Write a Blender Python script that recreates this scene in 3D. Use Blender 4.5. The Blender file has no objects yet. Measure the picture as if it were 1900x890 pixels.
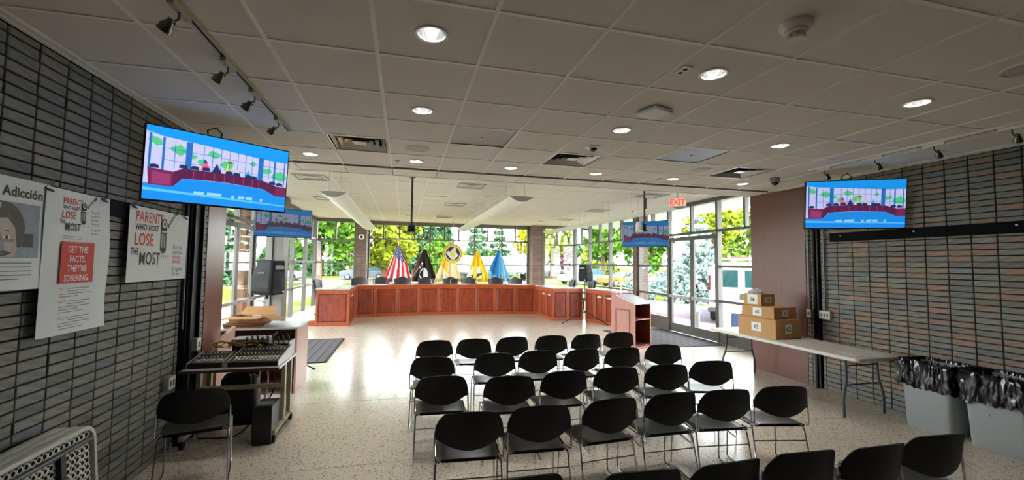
import bpy, math, random
from mathutils import Vector, Matrix, noise
R = math.radians
random.seed(11)
sc = bpy.context.scene
COL = sc.collection

# ------------------------------------------------------------------ camera
F_PX = 786.75                      # focal length in pixels of the 1900 px wide frame
YAW, PITCH, ROLL = 0.248316, 0.055719, 0.011553
cam_d = bpy.data.cameras.new('camera'); cam = bpy.data.objects.new('camera', cam_d); COL.objects.link(cam)
cam_d.sensor_fit = 'HORIZONTAL'; cam_d.sensor_width = 36.0; cam_d.lens = 36.0 * F_PX / 1900.0
cam_d.clip_start = 0.05; cam_d.clip_end = 600
_f = Vector((math.sin(YAW)*math.cos(PITCH), math.cos(YAW)*math.cos(PITCH), math.sin(PITCH)))
_r = Vector((math.cos(YAW), -math.sin(YAW), 0)); _u = _r.cross(_f)
_r2 = _r*math.cos(ROLL) + _u*math.sin(ROLL); _u2 = _u*math.cos(ROLL) - _r*math.sin(ROLL)
cam.matrix_world = Matrix(((_r2.x, _u2.x, -_f.x, 0), (_r2.y, _u2.y, -_f.y, 0), (_r2.z, _u2.z, -_f.z, 1.79), (0, 0, 0, 1)))
sc.camera = cam

# ------------------------------------------------------------------ world, sun, exposure
w = bpy.data.worlds.new('overcast_sky'); sc.world = w; w.use_nodes = True
bg = w.node_tree.nodes['Background']
bg.inputs[0].default_value = (0.89, 0.95, 1.0, 1); bg.inputs[1].default_value = 6.6
sun_d = bpy.data.lights.new('sun', 'SUN'); sun = bpy.data.objects.new('sun', sun_d); COL.objects.link(sun)
sun_d.energy = 3.0; sun_d.angle = R(14); sun_d.color = (1.0, 0.95, 0.84)
sun.rotation_euler = (R(28), R(10), R(20))
sc.view_settings.view_transform = 'Standard'; sc.view_settings.look = 'None'
sc.view_settings.exposure = 1.8; sc.view_settings.gamma = 1.0; sc.view_settings.use_curve_mapping = False
PEND_W, DOWN_W = 0.0, 2.4          # watts of pendant lamps, and of fill light added in the unlit downlights
sc.cycles.use_denoising = True
sc.cycles.max_bounces = 10; sc.cycles.diffuse_bounces = 6; sc.cycles.transparent_max_bounces = 24
sc.cycles.sample_clamp_indirect = 6.0

# ------------------------------------------------------------------ helpers
def lin(c):
    return tuple((x/255/12.92 if x/255 <= 0.04045 else ((x/255+0.055)/1.055)**2.4) for x in c)

MATS = {}
def mat(name, col, rough=0.5, metal=0.0, spec=0.5, var=0.0, vscale=8.0, bump=0.0, bscale=80.0, coat=0.0, stretch=None, alpha=None, trans=0.0):
    """procedural principled material; var = amount of noise mottling, stretch = grain direction scale"""
    m = bpy.data.materials.new(name); m.use_nodes = True; nt = m.node_tree; b = nt.nodes['Principled BSDF']
    c = lin(col); b.inputs['Base Color'].default_value = (*c, 1)
    b.inputs['Roughness'].default_value = rough; b.inputs['Metallic'].default_value = metal
    b.inputs['Specular IOR Level'].default_value = spec
    if coat: b.inputs['Coat Weight'].default_value = coat; b.inputs['Coat Roughness'].default_value = 0.15
    if trans: b.inputs['Transmission Weight'].default_value = trans
    tc = None
    if var or bump:
        tc = nt.nodes.new('ShaderNodeTexCoord'); mp = nt.nodes.new('ShaderNodeMapping')
        nt.links.new(tc.outputs['Object'], mp.inputs['Vector'])
        if stretch: mp.inputs['Scale'].default_value = stretch
    if var:
        n = nt.nodes.new('ShaderNodeTexNoise'); n.inputs['Scale'].default_value = vscale; n.inputs['Detail'].default_value = 6
        nt.links.new(mp.outputs[0], n.inputs['Vector'])
        rp = nt.nodes.new('ShaderNodeValToRGB')
        rp.color_ramp.elements[0].position = 0.3; rp.color_ramp.elements[1].position = 0.7
        rp.color_ramp.elements[0].color = (*[x*(1-var) for x in c], 1); rp.color_ramp.elements[1].color = (*[min(1, x*(1+var)) for x in c], 1)
        nt.links.new(n.outputs[0], rp.inputs[0]); nt.links.new(rp.outputs[0], b.inputs['Base Color'])
    if bump:
        n2 = nt.nodes.new('ShaderNodeTexNoise'); n2.inputs['Scale'].default_value = bscale; n2.inputs['Detail'].default_value = 4
        nt.links.new(mp.outputs[0], n2.inputs['Vector'])
        bp = nt.nodes.new('ShaderNodeBump'); bp.inputs['Strength'].default_value = bump; bp.inputs['Distance'].default_value = 0.01
        nt.links.new(n2.outputs[0], bp.inputs['Height']); nt.links.new(bp.outputs[0], b.inputs['Normal'])
    MATS[name] = m
    return m

def emat(name, col, strength):
    m = bpy.data.materials.new(name); m.use_nodes = True; b = m.node_tree.nodes['Principled BSDF']
    b.inputs['Base Color'].default_value = (0, 0, 0, 1); b.inputs['Emission Color'].default_value = (*lin(col), 1); b.inputs['Emission Strength'].default_value = strength
    return m

def attr_mat(name, emission=0.0, rough=0.7):
    m = bpy.data.materials.new(name); m.use_nodes = True; nt = m.node_tree; b = nt.nodes['Principled BSDF']
    a = nt.nodes.new('ShaderNodeAttribute'); a.attribute_name = 'Col'
    b.inputs['Roughness'].default_value = rough
    if emission:
        b.inputs['Base Color'].default_value = (0.01, 0.01, 0.01, 1)
        nt.links.new(a.outputs['Color'], b.inputs['Emission Color']); b.inputs['Emission Strength'].default_value = emission
    else: nt.links.new(a.outputs['Color'], b.inputs['Base Color'])
    return m

class MB:
    """collects geometry for ONE mesh object"""
    def __init__(s): s.v = []; s.f = []; s.m = []; s.c = []; s.cur = 0; s.col = None
    def face(s, idx): s.f.append(tuple(idx)); s.m.append(s.cur); s.c.append(s.col)
    def add(s, vs, fs, M=None):
        o = len(s.v)
        s.v += [tuple(M @ Vector(p)) for p in vs] if M else [tuple(p) for p in vs]
        for f in fs: s.face([i+o for i in f])
        return s
    def box(s, c, d, M=None, rz=0):
        x, y, z = (k/2 for k in d)
        vs = [Vector((a*x, b*y, e*z)) for e in (-1, 1) for a, b in ((-1, -1), (1, -1), (1, 1), (-1, 1))]
        T = Matrix.Translation(c) @ Matrix.Rotation(rz, 4, 'Z')
        if M: T = M @ T
        return s.add(vs, [(3, 2, 1, 0), (4, 5, 6, 7), (0, 1, 5, 4), (1, 2, 6, 5), (2, 3, 7, 6), (3, 0, 4, 7)], T)
    def b2(s, x0, x1, y0, y1, z0, z1, M=None):
        return s.box(((x0+x1)/2, (y0+y1)/2, (z0+z1)/2), (abs(x1-x0), abs(y1-y0), abs(z1-z0)), M)
    def tube(s, pts, r, n=8, caps=True, M=None, closed=False):
        pts = [Vector(p) for p in pts]; rs = r if isinstance(r, (list, tuple)) else [r]*len(pts); o = len(s.v); k = len(pts); up = None; vs = []
        for i, p in enumerate(pts):
            t = (pts[(i+1) % k]-pts[i-1]) if closed else (pts[min(i+1, k-1)]-pts[max(i-1, 0)])
            t = t.normalized() if t.length > 1e-9 else Vector((0, 0, 1))
            if up is None: up = Vector((0, 0, 1)) if abs(t.z) < 0.9 else Vector((1, 0, 0))
            a = t.cross(up)
            if a.length < 1e-4: a = t.cross(Vector((0.3, 1, 0.2)))
            a.normalize(); b = a.cross(t).normalized(); up = b
            for j in range(n):
                q = 2*math.pi*j/n; vs.append(p + (a*math.cos(q)+b*math.sin(q))*rs[i])
        fs = []
        for i in range(k if closed else k-1):
            i2 = (i+1) % k
            for j in range(n): fs.append((i*n+j, i*n+(j+1) % n, i2*n+(j+1) % n, i2*n+j))
        if caps and not closed: fs += [tuple(range(n-1, -1, -1)), tuple((k-1)*n+j for j in range(n))]
        return s.add(vs, fs, M)
    def lathe(s, prof, n=24, c=(0, 0, 0), M=None, arc=2*math.pi, caps=True):
        """prof: (radius, z) list turned about the z axis through c"""
        vs = []; k = len(prof); full = abs(arc-2*math.pi) < 1e-6; nn = n if full else n+1
        for rr, z in prof:
            for j in range(nn):
                q = arc*j/n; vs.append((c[0]+rr*math.cos(q), c[1]+rr*math.sin(q), c[2]+z))
        fs = []
        for i in range(k-1):
            for j in range(n):
                j2 = (j+1) % nn
                fs.append((i*nn+j, i*nn+j2, (i+1)*nn+j2, (i+1)*nn+j))
        if full and caps:
            if prof[0][0] > 1e-6: fs.append(tuple(range(n-1, -1, -1)))
            if prof[-1][0] > 1e-6: fs.append(tuple((k-1)*n+j for j in range(n)))
        return s.add(vs, fs, M)
    def prism(s, poly, h0, h1, M=None):
        """poly in xy extruded along z from h0 to h1"""
        n = len(poly); vs = [(x, y, h0) for x, y in poly]+[(x, y, h1) for x, y in poly]
        fs = [tuple(range(n-1, -1, -1)), tuple(range(n, 2*n))]+[(i, (i+1) % n, n+(i+1) % n, n+i) for i in range(n)]
        return s.add(vs, fs, M)
    def loft(s, rings, close=True, caps=True, M=None):
        n = len(rings[0]); vs = [p for r in rings for p in r]; fs = []
        for i in range(len(rings)-1):
            for j in range(n if close else n-1):
                j2 = (j+1) % n; fs.append((i*n+j, i*n+j2, (i+1)*n+j2, (i+1)*n+j))
        if caps: fs += [tuple(range(n-1, -1, -1)), tuple((len(rings)-1)*n+j for j in range(n))]
        return s.add(vs, fs, M)
    def shell(s, grid, th, nrm=None, M=None):
        """grid[i][j] of points thickened by th along the surface normal"""
        a = len(grid); b = len(grid[0]); g = [[Vector(p) for p in row] for row in grid]; vs = [p for row in g for p in row]
        for i in range(a):
            for j in range(b):
                du = g[min(i+1, a-1)][j]-g[max(i-1, 0)][j]; dv = g[i][min(j+1, b-1)]-g[i][max(j-1, 0)]
                q = du.cross(dv); q = q.normalized() if q.length > 1e-12 else Vector((0, 0, 1)); vs.append(g[i][j]+q*th)
        N = a*b; fs = []
        for i in range(a-1):
            for j in range(b-1):
                p = i*b+j; fs.append((p, p+1, p+b+1, p+b)); fs.append((N+p+b, N+p+b+1, N+p+1, N+p))
        for j in range(b-1):
            fs.append((j+1, j, N+j, N+j+1)); p = (a-1)*b+j; fs.append((p, p+1, N+p+1, N+p))
        for i in range(a-1):
            p = i*b; fs.append((p, p+b, N+p+b, N+p)); p = i*b+b-1; fs.append((p+b, p, N+p, N+p+b))
        return s.add(vs, fs, M)
    def mesh(s, name, mats, smooth=False):
        me = bpy.data.meshes.new(name); me.from_pydata(s.v, [], s.f)
        for m in (mats if isinstance(mats, (list, tuple)) else [mats]): me.materials.append(m)
        if any(s.m): me.polygons.foreach_set('material_index', s.m)
        if any(c is not None for c in s.c):
            ca = me.color_attributes.new('Col', 'FLOAT_COLOR', 'CORNER'); k = 0; buf = []
            for f, c in zip(s.f, s.c): buf += [*(c or (1, 1, 1)), 1.0]*len(f)
            ca.data.foreach_set('color', buf)
        if smooth:
            me.polygons.foreach_set('use_smooth', [True]*len(me.polygons))
            try: me.set_sharp_from_angle(angle=R(38))
            except Exception: pass
        me.update(); return me
    def build(s, name, mats, parent=None, smooth=False, bevel=0):
        return link(name, s.mesh(name, mats, smooth), parent, bevel)

def link(name, me, parent=None, bevel=0):
    o = bpy.data.objects.new(name, me); COL.objects.link(o)
    if parent is not None: o.parent = parent
    if bevel:
        b = o.modifiers.new('bevel', 'BEVEL'); b.width = bevel; b.segments = 2; b.limit_method = 'ANGLE'; b.angle_limit = R(40)
    return o
def tag(o, label, cat, group=None):
    o['label'] = label; o['category'] = cat
    if group: o['group'] = group
    return o
def thing(name, label, cat, loc=(0, 0, 0), rz=0.0, group=None):
    o = bpy.data.objects.new(name, None); COL.objects.link(o); o.empty_display_size = 0.05
    o.location = loc; o.rotation_euler = (0, 0, rz)
    return tag(o, label, cat, group)
def struct(o, label=None):
    o['kind'] = 'structure'
    if label: o['label'] = label
    return o
def sthing(name, label, loc=(0, 0, 0)):
    o = bpy.data.objects.new(name, None); COL.objects.link(o); o.location = loc
    return struct(o, label)
def dup(root, loc, rz, label, group=None):
    r = root.copy(); COL.objects.link(r); r.location = loc; r.rotation_euler = (0, 0, rz); r['label'] = label
    if group: r['group'] = group
    for ch in list(root.children):
        c = ch.copy(); COL.objects.link(c); c.parent = r
        for g in list(ch.children):
            d = g.copy(); COL.objects.link(d); d.parent = c
    return r
ORD = ['first', 'second', 'third', 'fourth', 'fifth', 'sixth', 'seventh', 'eighth', 'ninth', 'tenth', 'eleventh', 'twelfth']

def text2d(s, size=0.1, bold=0.0, xs=1.0, align='LEFT', sp=1.0):
    """flat outline of a string: 2-D points and faces"""
    cu = bpy.data.curves.new('t', 'FONT'); cu.body = s; cu.size = size; cu.align_x = align; cu.offset = bold; cu.resolution_u = 3; cu.space_character = sp
    ob = bpy.data.objects.new('t', cu); COL.objects.link(ob); bpy.context.view_layer.update()
    me = bpy.data.meshes.new_from_object(ob.evaluated_get(bpy.context.evaluated_depsgraph_get()))
    vs = [(v.co.x*xs, v.co.y) for v in me.vertices]; fs = [tuple(p.vertices) for p in me.polygons]
    bpy.data.objects.remove(ob); bpy.data.curves.remove(cu); bpy.data.meshes.remove(me)
    return vs, fs
def disc2d(cx, cy, r, n=28, r2=None):
    if r2 is None: return [(cx+r*math.cos(2*math.pi*i/n), cy+r*math.sin(2*math.pi*i/n)) for i in range(n)], [tuple(range(n))]
    vs = [(cx+q*math.cos(2*math.pi*i/n), cy+q*math.sin(2*math.pi*i/n)) for q in (r, r2) for i in range(n)]
    return vs, [(i, (i+1) % n, n+(i+1) % n, n+i) for i in range(n)]

# ------------------------------------------------------------------ materials
m_mortar = mat('black_mortar', (16, 16, 15), 0.95)
bricksL = [mat('brick_charcoal_%d' % i, c, 0.62, var=0.28, vscale=9, bump=0.35, bscale=60, stretch=(1, 1, 3)) for i, c in enumerate([(117, 114, 107), (109, 108, 102), (124, 119, 109), (128, 121, 112), (112, 113, 113), (100, 100, 95)])]
bricksR = [mat('brick_umber_%d' % i, c, 0.62, var=0.28, vscale=9, bump=0.35, bscale=60, stretch=(1, 1, 3)) for i, c in enumerate([(121, 117, 106), (132, 119, 102), (111, 111, 111), (138, 114, 98), (127, 125, 117), (114, 106, 98), (148, 117, 100)])]
m_tile = mat('ceiling_tile_board', (224, 218, 210), 0.9, var=0.03, vscale=120, bump=0.25, bscale=400)
m_tee = mat('ceiling_tee_white', (240, 237, 230), 0.5)
m_slot = mat('black_slot', (12, 11, 10), 0.8)
m_white = mat('white_paint', (228, 226, 220), 0.45)
m_plaster = mat('painted_plaster', (196, 190, 180), 0.8)
m_cherry = mat('cherry_wood', (160, 74, 34), 0.32, var=0.22, vscale=3.5, bump=0.04, bscale=30, stretch=(5, 5, 1))
m_cherry2 = mat('cherry_panel', (132, 52, 26), 0.32, var=0.35, vscale=3.0, bump=0.04, bscale=30, stretch=(4, 4, 1.2))
m_cherry_dk = mat('cherry_moulding', (96, 34, 18), 0.35, var=0.2, vscale=4)
m_lect = mat('mahogany_laminate', (170, 104, 84), 0.38, var=0.12, vscale=5, stretch=(5, 5, 1))
m_lect_dk = mat('mahogany_dark', (92, 40, 26), 0.45, var=0.2, vscale=5, stretch=(5, 5, 1))
m_panelwood = mat('wall_panel_wood', (100, 58, 44), 0.3, var=0.12, vscale=4, stretch=(6, 6, 0.6))
m_alu = mat('bronze_aluminium', (92, 89, 83), 0.45, metal=0.2)
m_alu_lt = mat('brushed_aluminium', (176, 176, 174), 0.35, metal=0.6)
m_black = mat('black_plastic', (13, 13, 14), 0.42)
m_rail = mat('matt_black_rail', (12, 12, 12), 0.85, spec=0.15)
m_shell = mat('black_chair_back', (9, 9, 9), 0.5, spec=0.35)
m_seat = mat('black_moulded_shell', (20, 20, 20), 0.36)
m_blackm = mat('black_painted_metal', (15, 15, 15), 0.45)
m_chrome = mat('chrome', (205, 205, 208), 0.13, metal=1.0)
m_dkchrome = mat('dark_chrome', (120, 118, 116), 0.22, metal=1.0)
m_rubber = mat('rubber', (18, 18, 18), 0.8)
m_paper = mat('paper', (226, 229, 228), 0.75, var=0.02, vscale=6)
m_card = mat('cardboard', (186, 142, 92), 0.8, var=0.06, vscale=10)
m_card_dk = mat('cardboard_inside', (150, 108, 68), 0.85, var=0.06, vscale=10)
m_tape = mat('packing_tape', (196, 160, 110), 0.3)
m_ink = mat('black_ink', (28, 27, 27), 0.7)
m_navy = mat('navy_ink', (30, 36, 70), 0.7)
m_red = mat('red_ink', (206, 62, 46), 0.7)
m_greyink = mat('grey_ink', (120, 122, 122), 0.8)
m_tablew = mat('table_plastic', (206, 203, 194), 0.5, bump=0.08, bscale=300)
m_steel = mat('grey_steel', (96, 100, 104), 0.35, metal=0.7)
m_bin = mat('grey_bin_plastic', (172, 178, 180), 0.55)
m_bag = mat('black_bag_film', (9, 9, 10), 0.16, spec=0.45)
m_clear = mat('clear_film', (225, 228, 232), 0.2, trans=0.6)
m_mat = mat('entrance_mat', (84, 82, 86), 0.95, var=0.15, vscale=150, bump=0.4, bscale=300)
m_mat_dk = mat('entrance_mat_rib', (66, 64, 68), 0.95)
m_plat = mat('platform_carpet', (196, 176, 146), 0.85, var=0.04, vscale=40)
m_leather = mat('grey_leather', (40, 41, 44), 0.4, bump=0.05, bscale=60)
m_grill = mat('speaker_grille', (16, 16, 18), 0.6, spec=0.25, bump=0.2, bscale=500)
m_cab = mat('speaker_cabinet', (13, 13, 14), 0.65, spec=0.2, bump=0.12, bscale=250)
m_beige = mat('beige_metal', (176, 168, 138), 0.4)
m_desk = mat('desk_laminate', (196, 160, 146), 0.4, var=0.06, vscale=6, stretch=(6, 6, 1))
m_desktop = mat('desk_top_grey', (196, 200, 204), 0.25)
m_gold = mat('gold_finial', (190, 150, 60), 0.3, metal=0.9)
m_gold_paint = mat('yellow_paint', (222, 196, 40), 0.5)
m_light = mat('pendant_shade', (226, 226, 216), 0.5)
m_panelgrey = mat('radiant_panel', (112, 110, 112), 0.28, metal=0.5)
m_vent = mat('vent_metal', (178, 176, 172), 0.28, metal=0.75)
m_dark = mat('dark_cavity', (14, 14, 14), 0.9)
m_grass = mat('lawn_grass', (70, 80, 35), 0.9, spec=0.0, var=0.18, vscale=2.2, bump=0.5, bscale=40)
m_asph = mat('asphalt', (82, 74, 84), 0.9, spec=0.05, var=0.08, vscale=3)
m_conc = mat('concrete', (122, 114, 110), 0.85, spec=0.05, var=0.06, vscale=2)
m_bark = mat('bark', (96, 76, 60), 0.9, spec=0.05, var=0.3, vscale=6, bump=0.6, bscale=20, stretch=(1, 1, 0.25))
m_col = attr_mat('printed_colour')
m_flag = attr_mat('flag_cloth', rough=0.8)
m_screen = attr_mat('screen_picture', emission=1.0)

def glass_material():
    m = bpy.data.materials.new('window_glass'); m.use_nodes = True; nt = m.node_tree
    for n in list(nt.nodes):
        if n.type != 'OUTPUT_MATERIAL': nt.nodes.remove(n)
    out = [n for n in nt.nodes if n.type == 'OUTPUT_MATERIAL'][0]
    t = nt.nodes.new('ShaderNodeBsdfTransparent'); t.inputs[0].default_value = (0.965, 0.975, 0.97, 1)
    g = nt.nodes.new('ShaderNodeBsdfGlossy'); g.inputs['Roughness'].default_value = 0.02
    lw = nt.nodes.new('ShaderNodeLayerWeight'); lw.inputs[0].default_value = 0.5
    pw = nt.nodes.new('ShaderNodeMath'); pw.operation = 'POWER'; pw.inputs[1].default_value = 5.0; nt.links.new(lw.outputs['Facing'], pw.inputs[0])
    fr = nt.nodes.new('ShaderNodeMapRange'); fr.inputs[3].default_value = 0.025; fr.inputs[4].default_value = 0.6; nt.links.new(pw.outputs[0], fr.inputs[0])
    mx = nt.nodes.new('ShaderNodeMixShader')
    nt.links.new(fr.outputs[0], mx.inputs[0]); nt.links.new(t.outputs[0], mx.inputs[1]); nt.links.new(g.outputs[0], mx.inputs[2]); nt.links.new(mx.outputs[0], out.inputs[0])
    return m
m_glass = glass_material()

def terrazzo():
    m = bpy.data.materials.new('terrazzo'); m.use_nodes = True; nt = m.node_tree; b = nt.nodes['Principled BSDF']; N = nt.nodes.new; L = nt.links.new
    tc = N('ShaderNodeTexCoord')
    def vor(scale, th, c0, c1):
        v = N('ShaderNodeTexVoronoi'); v.inputs['Scale'].default_value = scale; L(tc.outputs['Object'], v.inputs['Vector'])
        sp = N('ShaderNodeSeparateColor'); L(v.outputs['Color'], sp.inputs[0])
        mr = N('ShaderNodeMapRange'); mr.inputs[1].default_value = th; mr.inputs[2].default_value = th+0.03; L(sp.outputs[0], mr.inputs[0])
        return mr
    n = N('ShaderNodeTexNoise'); n.inputs['Scale'].default_value = 1.6; n.inputs['Detail'].default_value = 3; L(tc.outputs['Object'], n.inputs['Vector'])
    rp = N('ShaderNodeValToRGB'); rp.color_ramp.elements[0].color = (*lin((202, 193, 178)), 1); rp.color_ramp.elements[1].color = (*lin((220, 212, 198)), 1); L(n.outputs[0], rp.inputs[0])
    a = vor(85, 0.86, 0, 1); mx1 = N('ShaderNodeMix'); mx1.data_type = 'RGBA'; L(a.outputs[0], mx1.inputs[0]); L(rp.outputs[0], mx1.inputs[6]); mx1.inputs[7].default_value = (*lin((150, 134, 116)), 1)
    c = vor(110, 0.88, 0, 1); mx2 = N('ShaderNodeMix'); mx2.data_type = 'RGBA'; L(c.outputs[0], mx2.inputs[0]); L(mx1.outputs[2], mx2.inputs[6]); mx2.inputs[7].default_value = (*lin((226, 219, 206)), 1)
    L(mx2.outputs[2], b.inputs['Base Color']); b.inputs['Roughness'].default_value = 0.17; b.inputs['Specular IOR Level'].default_value = 0.6
    nb = N('ShaderNodeTexNoise'); nb.inputs['Scale'].default_value = 2.5; nb.inputs['Detail'].default_value = 2; L(tc.outputs['Object'], nb.inputs['Vector'])
    bp = N('ShaderNodeBump'); bp.inputs['Strength'].default_value = 0.06; bp.inputs['Distance'].default_value = 0.02; L(nb.outputs[0], bp.inputs['Height']); L(bp.outputs[0], b.inputs['Normal'])
    return m
m_terr = terrazzo()

def brick_tex(name, c1, c2, mortar):
    m = bpy.data.materials.new(name); m.use_nodes = True; nt = m.node_tree; b = nt.nodes['Principled BSDF']
    tc = nt.nodes.new('ShaderNodeTexCoord'); sx = nt.nodes.new('ShaderNodeSeparateXYZ'); ad = nt.nodes.new('ShaderNodeMath'); cb = nt.nodes.new('ShaderNodeCombineXYZ')
    nt.links.new(tc.outputs['Object'], sx.inputs[0]); nt.links.new(sx.outputs[0], ad.inputs[0]); nt.links.new(sx.outputs[1], ad.inputs[1]); nt.links.new(ad.outputs[0], cb.inputs[0]); nt.links.new(sx.outputs[2], cb.inputs[1])
    t = nt.nodes.new('ShaderNodeTexBrick'); t.inputs['Scale'].default_value = 1; t.offset = 0; t.inputs['Brick Width'].default_value = 0.2135; t.inputs['Row Height'].default_value = 0.0667; t.inputs['Mortar Size'].default_value = 0.006
    t.inputs['Color1'].default_value = (*lin(c1), 1); t.inputs['Color2'].default_value = (*lin(c2), 1); t.inputs['Mortar'].default_value = (*lin(mortar), 1)
    nt.links.new(cb.outputs[0], t.inputs['Vector']); nt.links.new(t.outputs['Color'], b.inputs['Base Color']); b.inputs['Roughness'].default_value = 0.7
    return m
m_pier = brick_tex('pier_brick', (122, 96, 82), (100, 80, 70), (60, 52, 48))
# ================================================================== the setting
XL, XR, GL, GR = -2.095, 6.05, -3.25, 7.20
HN, HF, YE, YF, YS = 3.052, 3.43, 6.35, 17.72, 17.22
T, X0, Y0 = 0.61, -0.7975, 2.6312
BACK = -2.6

# floor with divider strips
fl = struct(MB().b2(GL-0.1, GR+0.1, BACK, YF+0.2, -0.12, 0).build('floor', m_terr), 'polished speckled terrazzo floor')
m_strip = mat('divider_strip', (150, 140, 126), 0.3)
sy = MB().b2(-0.002, 0.002, -10.1, 10.1, 0, 0.0012).mesh('divider_strip', m_strip)
sx = MB().b2(-5.2, 5.2, -0.002, 0.002, 0, 0.0012).mesh('divider_strip', m_strip)
for k in range(6):
    o = link('divider_strip', sy, fl); o.location = (-1.9+k*1.83, 7.6, 0)
for k in range(10):
    o = link('divider_strip', sx, fl); o.location = (1.97, 0.4+k*1.83, 0)

# brick side walls: stack bond, every brick proud of black recessed mortar
BW, BH, JT = 0.2135, 0.0667, 0.010
def brick_wall(name, label, xs, sgn, y_joint, spans, mats, seed):
    rnd = random.Random(seed)
    g = MB()
    g.b2(xs-0.012*sgn, xs-0.26*sgn, BACK, spans[-1][1], 0, HF+0.1)
    wall = struct(g.build(name, m_mortar), label)
    cells = []
    n0 = int(math.floor((0.6-y_joint)/BW))
    for k in range(n0, 60):
        a, b = y_joint+k*BW, y_joint+(k+1)*BW
        for s0, s1 in spans:
            y0, y1 = max(a, s0), min(b, s1)
            if y1-y0 < 0.03: continue
            for c in range(46):
                z0 = c*BH; z1 = min(z0+BH, HN-0.004)
                if z1-z0 > 0.03: cells.append((y0+JT/2, y1-JT/2, z0+JT/2, z1-JT/2))
    def seen(c):      # the bricks that show largest in the photograph
        y, z = (c[0]+c[1])/2, (c[2]+c[3])/2
        v = Vector((xs, y, z-1.79)); d = v.dot(_f)
        if d < 0.4: return 0
        px, py = 950+F_PX*v.dot(_r2)/d, 445-F_PX*v.dot(_u2)/d
        if not (-30 < px < 1930 and -20 < py < 910): return 0
        if name == 'wall_left' and 2.75 < y < 4.75 and z < 2.2 and z > (1.32 if 3.05 < y < 3.68 else 1.62) and not 3.68 < y < 3.86: return 0
        if name == 'wall_left' and z < 0.75 and y < 3.3: return 0
        if name == 'wall_right' and z < 0.75 and y < 3.8: return 0
        return (c[1]-c[0])*(c[3]-c[2])/(d*d)
    order = sorted(range(len(cells)), key=lambda i: -seen(cells[i])); big = set(order[:300])
    cache = {}; rest = MB(); rest_m = []
    for i, c in enumerate(cells):
        mi = rnd.randrange(len(mats)) if rnd.random() < 0.75 else 0
        pro = 0.0 + rnd.uniform(-0.0025, 0.0025)
        w_, h_ = c[1]-c[0], c[3]-c[2]
        if i in big:
            key = (round(w_, 4), round(h_, 4), mi)
            if key not in cache:
                b = 0.003; q = MB(); hx = 0.03
                q.add([(-sgn*hx, -w_/2, -h_/2), (-sgn*hx, w_/2, -h_/2), (-sgn*hx, w_/2, h_/2), (-sgn*hx, -w_/2, h_/2), (-sgn*b, -w_/2, -h_/2), (-sgn*b, w_/2, -h_/2), (-sgn*b, w_/2, h_/2), (-sgn*b, -w_/2, h_/2),
                       (0, -w_/2+b, -h_/2+b), (0, w_/2-b, -h_/2+b), (0, w_/2-b, h_/2-b), (0, -w_/2+b, h_/2-b)],
                      [tuple(f if sgn > 0 else f[::-1]) for f in [(0, 1, 5, 4), (1, 2, 6, 5), (2, 3, 7, 6), (3, 0, 4, 7), (4, 5, 9, 8), (5, 6, 10, 9), (6, 7, 11, 10), (7, 4, 8, 11), (8, 9, 10, 11)]])
                cache[key] = q.mesh('brick', mats[mi])
            o = link('brick', cache[key], wall); o.location = (xs+sgn*pro, (c[0]+c[1])/2, (c[2]+c[3])/2)
        else:
            rest.cur = mi; rest.b2(xs+sgn*pro, xs-sgn*0.03, c[0], c[1], c[2], c[3])
    o = rest.build('brick_field', mats, wall); o['kind'] = 'stuff'
    return wall
wl = brick_wall('wall_left', 'charcoal stack-bond brick wall with black joints behind the posters', XL, 1, 3.246, [(-1.2, 4.80), (5.10, 5.31)], bricksL, 3)
wr = brick_wall('wall_right', 'brown-grey stack-bond brick wall behind the folding table', XR, -1, 3.275, [(-1.2, 5.03), (5.13, 5.27)], bricksR, 5)
# wall-end cladding and the returns to the glazed hall
tr = MB().b2(XL-0.26, XL+0.006, 5.31, 5.78, 0, HN).build('trim_1', m_panelwood); struct(tr, 'reddish wood cladding panel at the end of the left brick wall')
tr = MB().b2(XR-0.006, XR+0.26, 5.27, 6.33, 0, HN).build('trim_2', m_panelwood); struct(tr, 'reddish-brown wood cladding panel at the end of the right brick wall')
struct(MB().b2(GL-0.05, XL-0.262, 5.30, 5.56, 0, HF+0.1).build('wall_return_left', m_pier), 'brick return wall behind the left wood panel')
struct(MB().b2(XR+0.262, GR+0.05, 5.80, 6.06, 0, HF+0.1).build('wall_return_right', m_pier), 'brick return wall behind the right wood panel')
struct(MB().b2(GL-0.1, GR+0.1, BACK-0.2, BACK, 0, HF+0.1).build('wall_back', m_plaster), 'plain painted wall behind the viewer')

# near ceiling: lay-in tiles on a white tee grid
ce = struct(MB().b2(GL-0.2, GR+0.2, BACK-0.2, YE, HF+0.06, HF+0.20).build('ceiling', m_dark), 'low grey suspended tile ceiling over the seating')
DOWN = [(1, -1), (1, 1), (-1, 4), (1, 4), (4, -1), (4, 1), (7, -1), (7, 1), (3, 4), (5, 4), (7, 4), (9, 4)]
VENT = [(0, 3), (4, 3), (8, 3)]; RAD = [(2, 2), (6, 2)]; SPK = [(1, 3), (7, 3), (7, -2)]
RH = 0.078
def tile_mesh(w_, d_, hole=False):
    q = MB()
    if not hole: q.b2(-w_/2, w_/2, -d_/2, d_/2, 0, 0.015)
    else:
        n = 32; vs = []
        for z in (0, 0.015):
            for k in range(n):
                a = 2*math.pi*k/n; c_, s_ = math.cos(a), math.sin(a); e = 1/max(abs(c_)/(w_/2), abs(s_)/(d_/2))
                vs += [(RH*c_, RH*s_, z), (e*c_, e*s_, z)]
        fs = []
        for k in range(n):
            k2 = (k+1) % n
            fs += [(2*k, 2*k2, 2*k2+1, 2*k+1), (2*n+2*k, 2*n+2*k+1, 2*n+2*k2+1, 2*n+2*k2), (2*k, 2*n+2*k, 2*n+2*k2, 2*k2)]
        q.add(vs, fs)
    return q.mesh('ceiling_tile', m_tile)
tcache = {}
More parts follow.
